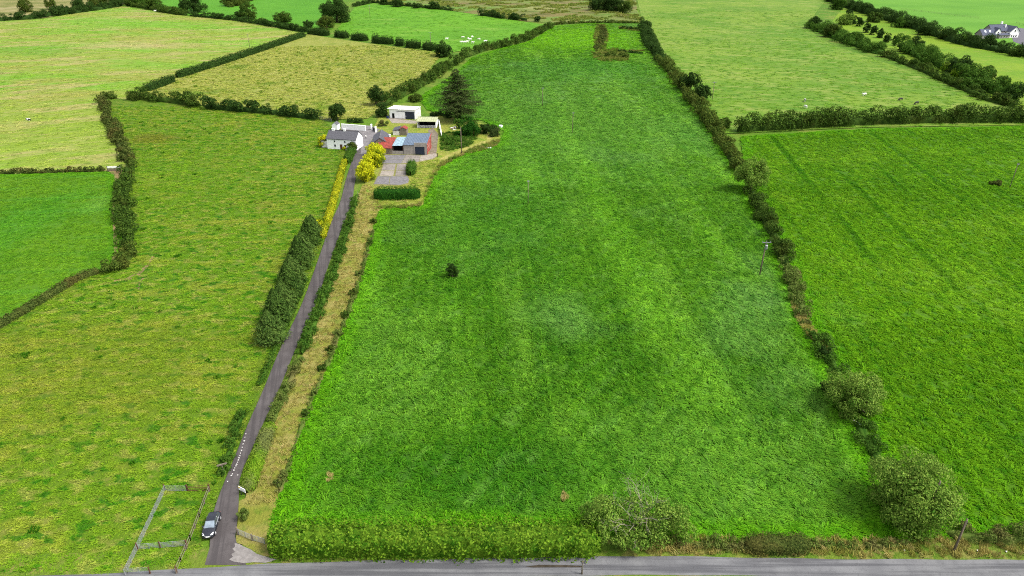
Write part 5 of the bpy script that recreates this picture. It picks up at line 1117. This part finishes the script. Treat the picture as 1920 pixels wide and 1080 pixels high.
# ------------------------------------------------------------------ grass as real tufts (instanced; one stuff object per sward)
def tuft(name, n, rad, h, wd, lean):
    V = []; F = []
    for k in range(n):
        a = random.uniform(0, 6.28); r = rad*math.sqrt(random.random()); x, y = r*math.cos(a), r*math.sin(a)
        hh = h*random.uniform(.55, 1.15); b = random.uniform(0, 6.28); lx = lean*hh+random.gauss(0, .35)*hh; ly = random.gauss(0, .4)*hh
        wx, wy = math.cos(b)*wd*.5, math.sin(b)*wd*.5; i = len(V)
        V += [(x-wx, y-wy, -.03), (x+wx, y+wy, -.03), (x+lx*.5+wx*.8, y+ly*.5+wy*.8, hh*.65), (x+lx*.5-wx*.8, y+ly*.5-wy*.8, hh*.65), (x+lx, y+ly, hh)]
        F += [(i, i+1, i+2, i+3), (i+3, i+2, i+4)]
    me = bpy.data.meshes.new(name); me.from_pydata(V, [], F); me.update(); return me
KEEP_OFF = [[tuple(p) for p in (rc+nrm*2.0)]+[tuple(p) for p in (rc-nrm*2.0)[::-1]], [tuple(p) for p in L_]+[tuple(p) for p in R_[::-1]]]
def sward(name, label, poly, spec, bands, src, cat='grass', lift=1.0, wind=-35, spread=40, mask=None, margin=.3):
    """bands: (y0, y1, tufts per m2, width scale, height scale)"""
    X = []; S = []; Zs = []
    xs = [p[0] for p in poly]; ys = [p[1] for p in poly]
    for y0, y1, d, sw, sh in bands:
        y0 = max(y0, min(ys)); y1 = min(y1, max(ys))
        if y1 <= y0: continue
        xa, xb = max(min(xs), -(y1*.82+95)), min(max(xs), y1*.82+95)
        n = int((xb-xa)*(y1-y0)*d); P = np.column_stack([rng.uniform(xa, xb, n), rng.uniform(y0, y1, n)])
        P = P[inside(P[:, 0], P[:, 1], poly)]
        P = P[np.abs(P[:, 0]) < (P[:, 1]*.80+62)]                # a margin well outside the view
        if mask: P = P[mask(P)]
        for ex in KEEP_OFF: P = P[~inside(P[:, 0], P[:, 1], ex)]
        X.append(P); k = rng.uniform(.7, 1.35, len(P)); S.append(k*sw); Zs.append(k*sh)
    P = np.vstack(X); s = np.concatenate(S); sz = np.concatenate(Zs); e = edge_dist(P[:, 0], P[:, 1], poly)
    ok = e > margin; P, s, sz, e = P[ok], s[ok], sz[ok], e[ok]
    me = bpy.data.meshes.new(name); me.vertices.add(len(P)); me.vertices.foreach_set('co', np.column_stack([P, hz(P[:, 0], P[:, 1])+.05]).astype(np.float32).ravel())
    for an, av in (('tint', rng.uniform(0, 1, len(P))), ('edge', e)):
        a = me.attributes.new(an, 'FLOAT', 'POINT'); a.data.foreach_set('value', av.astype(np.float32))
    a = me.attributes.new('scl', 'FLOAT_VECTOR', 'POINT'); a.data.foreach_set('vector', np.column_stack([s, s, sz]).astype(np.float32).ravel())
    a = me.attributes.new('rotv', 'FLOAT_VECTOR', 'POINT'); a.data.foreach_set('vector', np.column_stack([np.zeros((len(P), 2)), np.radians(wind+rng.normal(0, spread, len(P)))]).astype(np.float32).ravel())
    me.update()
    mat = spec if isinstance(spec, bpy.types.Material) else field_mat(name+'_blade', spec['base'], spec['layers'], inst=True, lift=lift)
    me.materials.append(mat)
    tm = src.copy(); tm.materials.clear(); tm.materials.append(mat); to = bpy.data.objects.new(name+'_tuft', tm)
    o = tag(link(name, me), label, cat, None, 'stuff')
    g = bpy.data.node_groups.new(name, 'GeometryNodeTree'); g.interface.new_socket('Geometry', in_out='INPUT', socket_type='NodeSocketGeometry'); g.interface.new_socket('Geometry', in_out='OUTPUT', socket_type='NodeSocketGeometry')
    N_ = g.nodes.new; i = N_('NodeGroupInput'); u = N_('NodeGroupOutput'); ip = N_('GeometryNodeInstanceOnPoints'); oi = N_('GeometryNodeObjectInfo'); oi.inputs['Object'].default_value = to
    a1 = N_('GeometryNodeInputNamedAttribute'); a1.data_type = 'FLOAT_VECTOR'; a1.inputs[0].default_value = 'rotv'
    a2 = N_('GeometryNodeInputNamedAttribute'); a2.data_type = 'FLOAT_VECTOR'; a2.inputs[0].default_value = 'scl'
    er = N_('FunctionNodeEulerToRotation')
    g.links.new(i.outputs[0], ip.inputs['Points']); g.links.new(oi.outputs['Geometry'], ip.inputs['Instance']); g.links.new(a1.outputs[0], er.inputs[0]); g.links.new(er.outputs[0], ip.inputs['Rotation']); g.links.new(a2.outputs[0], ip.inputs['Scale']); g.links.new(ip.outputs[0], u.inputs[0])
    m = o.modifiers.new('tufts', 'NODES'); m.node_group = g
    print(name, len(P), 'tufts')
    return o
def mat_tuft(name, n, rad, h, leaf, jit, lean, asp=.26, comb=.5):
    """a patch of blades lying over in one direction"""
    P = np.column_stack([rng.normal(0, rad*.5, (n, 2)), rng.uniform(.02, h, n)]); P[:, 2] *= np.exp(-(P[:, 0]**2+P[:, 1]**2)/(rad*rad))
    nn = np.tile([-lean, 0, 1.0], (n, 1))+rng.normal(0, jit, (n, 3)); nn /= np.linalg.norm(nn, axis=1)[:, None]
    t = np.tile([1.0, 0, 0], (n, 1))+rng.normal(0, comb, (n, 3)); b_v = np.cross(nn, t); b_v /= np.linalg.norm(b_v, axis=1)[:, None]; t = np.cross(b_v, nn)
    L = (leaf*rng.uniform(.6, 1.35, n))[:, None]
    V = np.stack([P-t*L*.5, P+b_v*L*.5*asp+nn*L*.05, P+t*L*.5, P-b_v*L*.5*asp+nn*L*.05], 1).reshape(-1, 3); V[:, 2] = np.maximum(V[:, 2], -.04)
    return np_mesh(name, V, np.arange(4*n).reshape(n, 4))
T_LONG = mat_tuft('long_tuft', 36, .6, .32, .5, .27, .22, .24, .4); T_SHORT = mat_tuft('short_tuft', 24, .6, .18, .36, .24, 0, .34, 1.0); T_TUSS = tuft('tussock', 26, .42, .4, .12, .15); T_DRY = tuft('dry_tuft', 20, .35, .6, .08, .2)
clump = Waves(3.2); clump2 = Waves(9)
def patchy(th, w=clump, w2=clump2):
    return lambda P: (w(np.column_stack([P, np.zeros(len(P))]))+.6*w2(np.column_stack([P, np.zeros(len(P))]))+rng.normal(0, .12, len(P))) > th
sward('meadow_grass', 'long wind-combed green grass filling the hay meadow', P_MEADOW, MEADOW, [(50, 130, 2.6, 1, .95), (130, 220, 1.7, 1.2, .8), (220, 340, .95, 1.6, .7), (340, 520, .42, 2.1, .7), (520, 800, .22, 2.8, .7)], T_LONG, lift=2.25)
sward('crop_grass', 'dense green crop in the field right of the boundary hedge', P_RCROP, RCROP, [(50, 130, 2.4, 1, .8), (130, 220, 1.6, 1.2, .7), (220, 330, .85, 1.6, .65)], T_LONG, lift=2.15, wind=-65, spread=60)
sward('pasture_grass', 'short uneven grass of the rough pasture', P_LPAST, LPAST, [(45, 130, 1.7, 1, 1), (130, 220, 1.0, 1.3, 1), (220, 330, .5, 1.7, 1)], T_SHORT, lift=1.95, spread=180)
TUSS = dict(base=C(70, 128, 22), layers=[N(.05, .45, .6, C(58, 112, 20), .8), N(.3, .5, .66, C(104, 142, 36), .5)])
sward('pasture_tussocks', 'darker green tussocks dotted over the rough pasture', P_LPAST, TUSS, [(45, 130, 2.2, 1.1, 1.1), (130, 220, 1.2, 1.3, 1.1), (220, 330, .6, 1.7, 1.2)], T_TUSS, lift=1.5, spread=180, mask=patchy(1.25))
sward('young_crop_blades', 'even young green crop blades beside the left hedge', P_LCROP, LCROP, [(90, 240, 1.0, 1.3, .8)], T_SHORT, lift=1.75, spread=180)
sward('stubble_tussocks', 'scattered green tussocks in the stubble pasture', P_TRI, dict(base=C(124, 150, 46), layers=[N(.05, .45, .6, C(104, 140, 40), .8)]), [(240, 520, .25, 1.7, 1.6)], T_TUSS, lift=2.1, spread=180, mask=patchy(.75))
sward('stubble_grass', 'pale grass stubble in the field behind the farmhouse', P_TRI, TRI, [(240, 520, .3, 2.0, 1.3)], T_SHORT, lift=1.75, spread=180)
UPT = dict(base=C(118, 168, 46), layers=[N(.03, .45, .6, C(100, 156, 38), .8), N(.1, .5, .65, C(148, 182, 66), .6)])
sward('upper_pasture_tussocks', 'low grass tufts over the upper pasture', P_URIGHT, UPT, [(250, 420, .4, 1.5, .8), (420, 560, .25, 1.8, .8), (560, 760, .08, 2.2, .8)], T_SHORT, lift=1.8, spread=180, mask=patchy(.25))
sward('cattle_pasture_tussocks', 'green tufts scattered over the cattle pasture', P_HERD, dict(base=C(104, 164, 38), layers=[N(.03, .45, .6, C(90, 150, 32), .8)]), [(420, 800, .14, 2.0, .8)], T_SHORT, lift=1.8, spread=180, mask=patchy(.4))
DRY = dict(base=C(176, 166, 92), layers=[N(.2, .45, .6, C(146, 152, 62), .8), N(.4, .5, .65, C(196, 180, 120), .7)])
sward('track_tufts', 'dry yellowish grass tufts of the grass track', [tuple(p) for p in a_]+[tuple(p) for p in b_[::-1]], DRY, [(60, 230, 1.6, .9, .6)], T_DRY, lift=1.9, spread=180)
sward('roadside_tufts', 'dry straw-coloured grass on the roadside bank', [tuple(p) for p in (rc+nrm*5.4)]+[tuple(p) for p in (rc+nrm*1.5)[::-1]], DRY, [(40, 75, 3.0, 1.0, 1.0)], T_DRY, lift=1.9, spread=180, mask=lambda P: (P[:, 0] > 18))
sward('bank_dry_grass', 'straw-coloured dry grass on the gap of the boundary hedge', wpoly([(1478, 560), (1500, 575), (1522, 612), (1548, 640), (1560, 665), (1540, 660), (1512, 632), (1492, 602)]), DRY, [(60, 200, 5, 1.1, 1.2)], T_DRY, lift=1.9, spread=180)
RUSH = dict(base=C(146, 158, 72), layers=[N(.05, .45, .6, C(116, 146, 50), .9), N(.2, .5, .65, C(160, 152, 84), .5)])
for nm, lab, pl in (('rush_bed', 'brownish rushes in a strip at the far end of the hay meadow', [(1118, 46), (1134, 46), (1142, 66), (1136, 92), (1118, 94), (1112, 72)]), ('rush_mound', 'scrubby brown rush mound at the far end of the hay meadow', [(1108, 97), (1150, 92), (1180, 104), (1178, 114), (1130, 116), (1110, 108)]), ('ditch_rushes', 'dark rushes along the far meadow ditch', [(1148, 92), (1212, 96), (1212, 101), (1150, 98)]), ('upper_ditch_rushes', 'dark rushes by the upper ditch of the far plot corner', [(1160, 51), (1204, 53), (1204, 59), (1162, 56)])):
    sward(nm, lab, wpoly(pl), RUSH, [(300, 800, .6, 1.9, 2.4)], T_TUSS, cat='rushes', lift=1.3, spread=180, mask=patchy(-.35, Waves(12), Waves(25)))
sward('moor_rushes', 'brown rush clumps over the far moor', P_SCRUB, RUSH, [(560, 1100, .12, 3.2, 2.6)], T_TUSS, cat='rushes', lift=1.6, spread=180, mask=patchy(.1, Waves(30), Waves(60)))

sward('yard_tufts', 'uneven yellowish grass around the farmyard', wpoly([(706, 388), (700, 352), (765, 349), (770, 334), (786, 305), (820, 298), (835, 303), (822, 318), (806, 345), (792, 388)]), dict(base=C(156, 168, 66), layers=[N(.2, .45, .6, C(126, 158, 46), .8), N(.5, .5, .65, C(184, 174, 100), .6)]), [(150, 400, .9, 1.3, 1)], T_SHORT, lift=1.75, spread=180)
sward('garden_weeds', 'rank green weeds in the overgrown garden beside the workshop passage', wpoly([(826, 250), (880, 246), (896, 262), (880, 276), (840, 284), (824, 282)]), dict(base=C(96, 138, 46), layers=[N(.2, .45, .6, C(70, 118, 36), .8), N(.3, .5, .65, C(140, 150, 76), .6)]), [(150, 400, 1.2, 1.5, 1.8)], T_TUSS, lift=1.5, spread=180)
sward('meadow_bank_grass', 'rough uncut grass bank between farmyard and hay meadow', wpoly([(704, 394), (790, 389), (803, 362), (812, 338), (830, 312), (870, 292), (934, 275), (940, 262), (924, 264), (880, 280), (826, 304), (806, 332), (794, 372), (786, 383), (704, 388)]), dict(base=C(150, 150, 74), layers=[N(.15, .42, .58, C(104, 142, 44), .9), N(.4, .5, .65, C(170, 144, 98), .7)]), [(150, 400, 1.6, 1.3, 1.3)], T_DRY, lift=1.7, spread=180)

for nm, lab, (x, y) in (('bare_patch', 'small tan patch of dead grass near the bare-branched tree', (1060, 932)), ('dead_grass_patch', 'small tan patch of dead grass in the meadow near the entrance', (620, 897))):
    q = gp(x, y); sward(nm, lab, [(q.x-.5, q.y-.9), (q.x+.45, q.y-.7), (q.x+.35, q.y+.9), (q.x-.4, q.y+.8)], dict(base=C(190, 176, 112), layers=[N(.6, .45, .6, C(166, 160, 90), .8)]), [(40, 140, 12, .6, 1.0)], T_DRY, lift=2.2, spread=180, margin=0)
sward('mown_stubble', 'short pale cut grass of the mown field', P_MOWN, MOWN, [(200, 420, .16, 2.0, .7), (420, 800, .06, 2.8, .7)], T_SHORT, lift=1.9, spread=180)
pole('slim pole standing in the crop field beside the dark scrub patch', 1893, 352, 8.5, .11, .8)
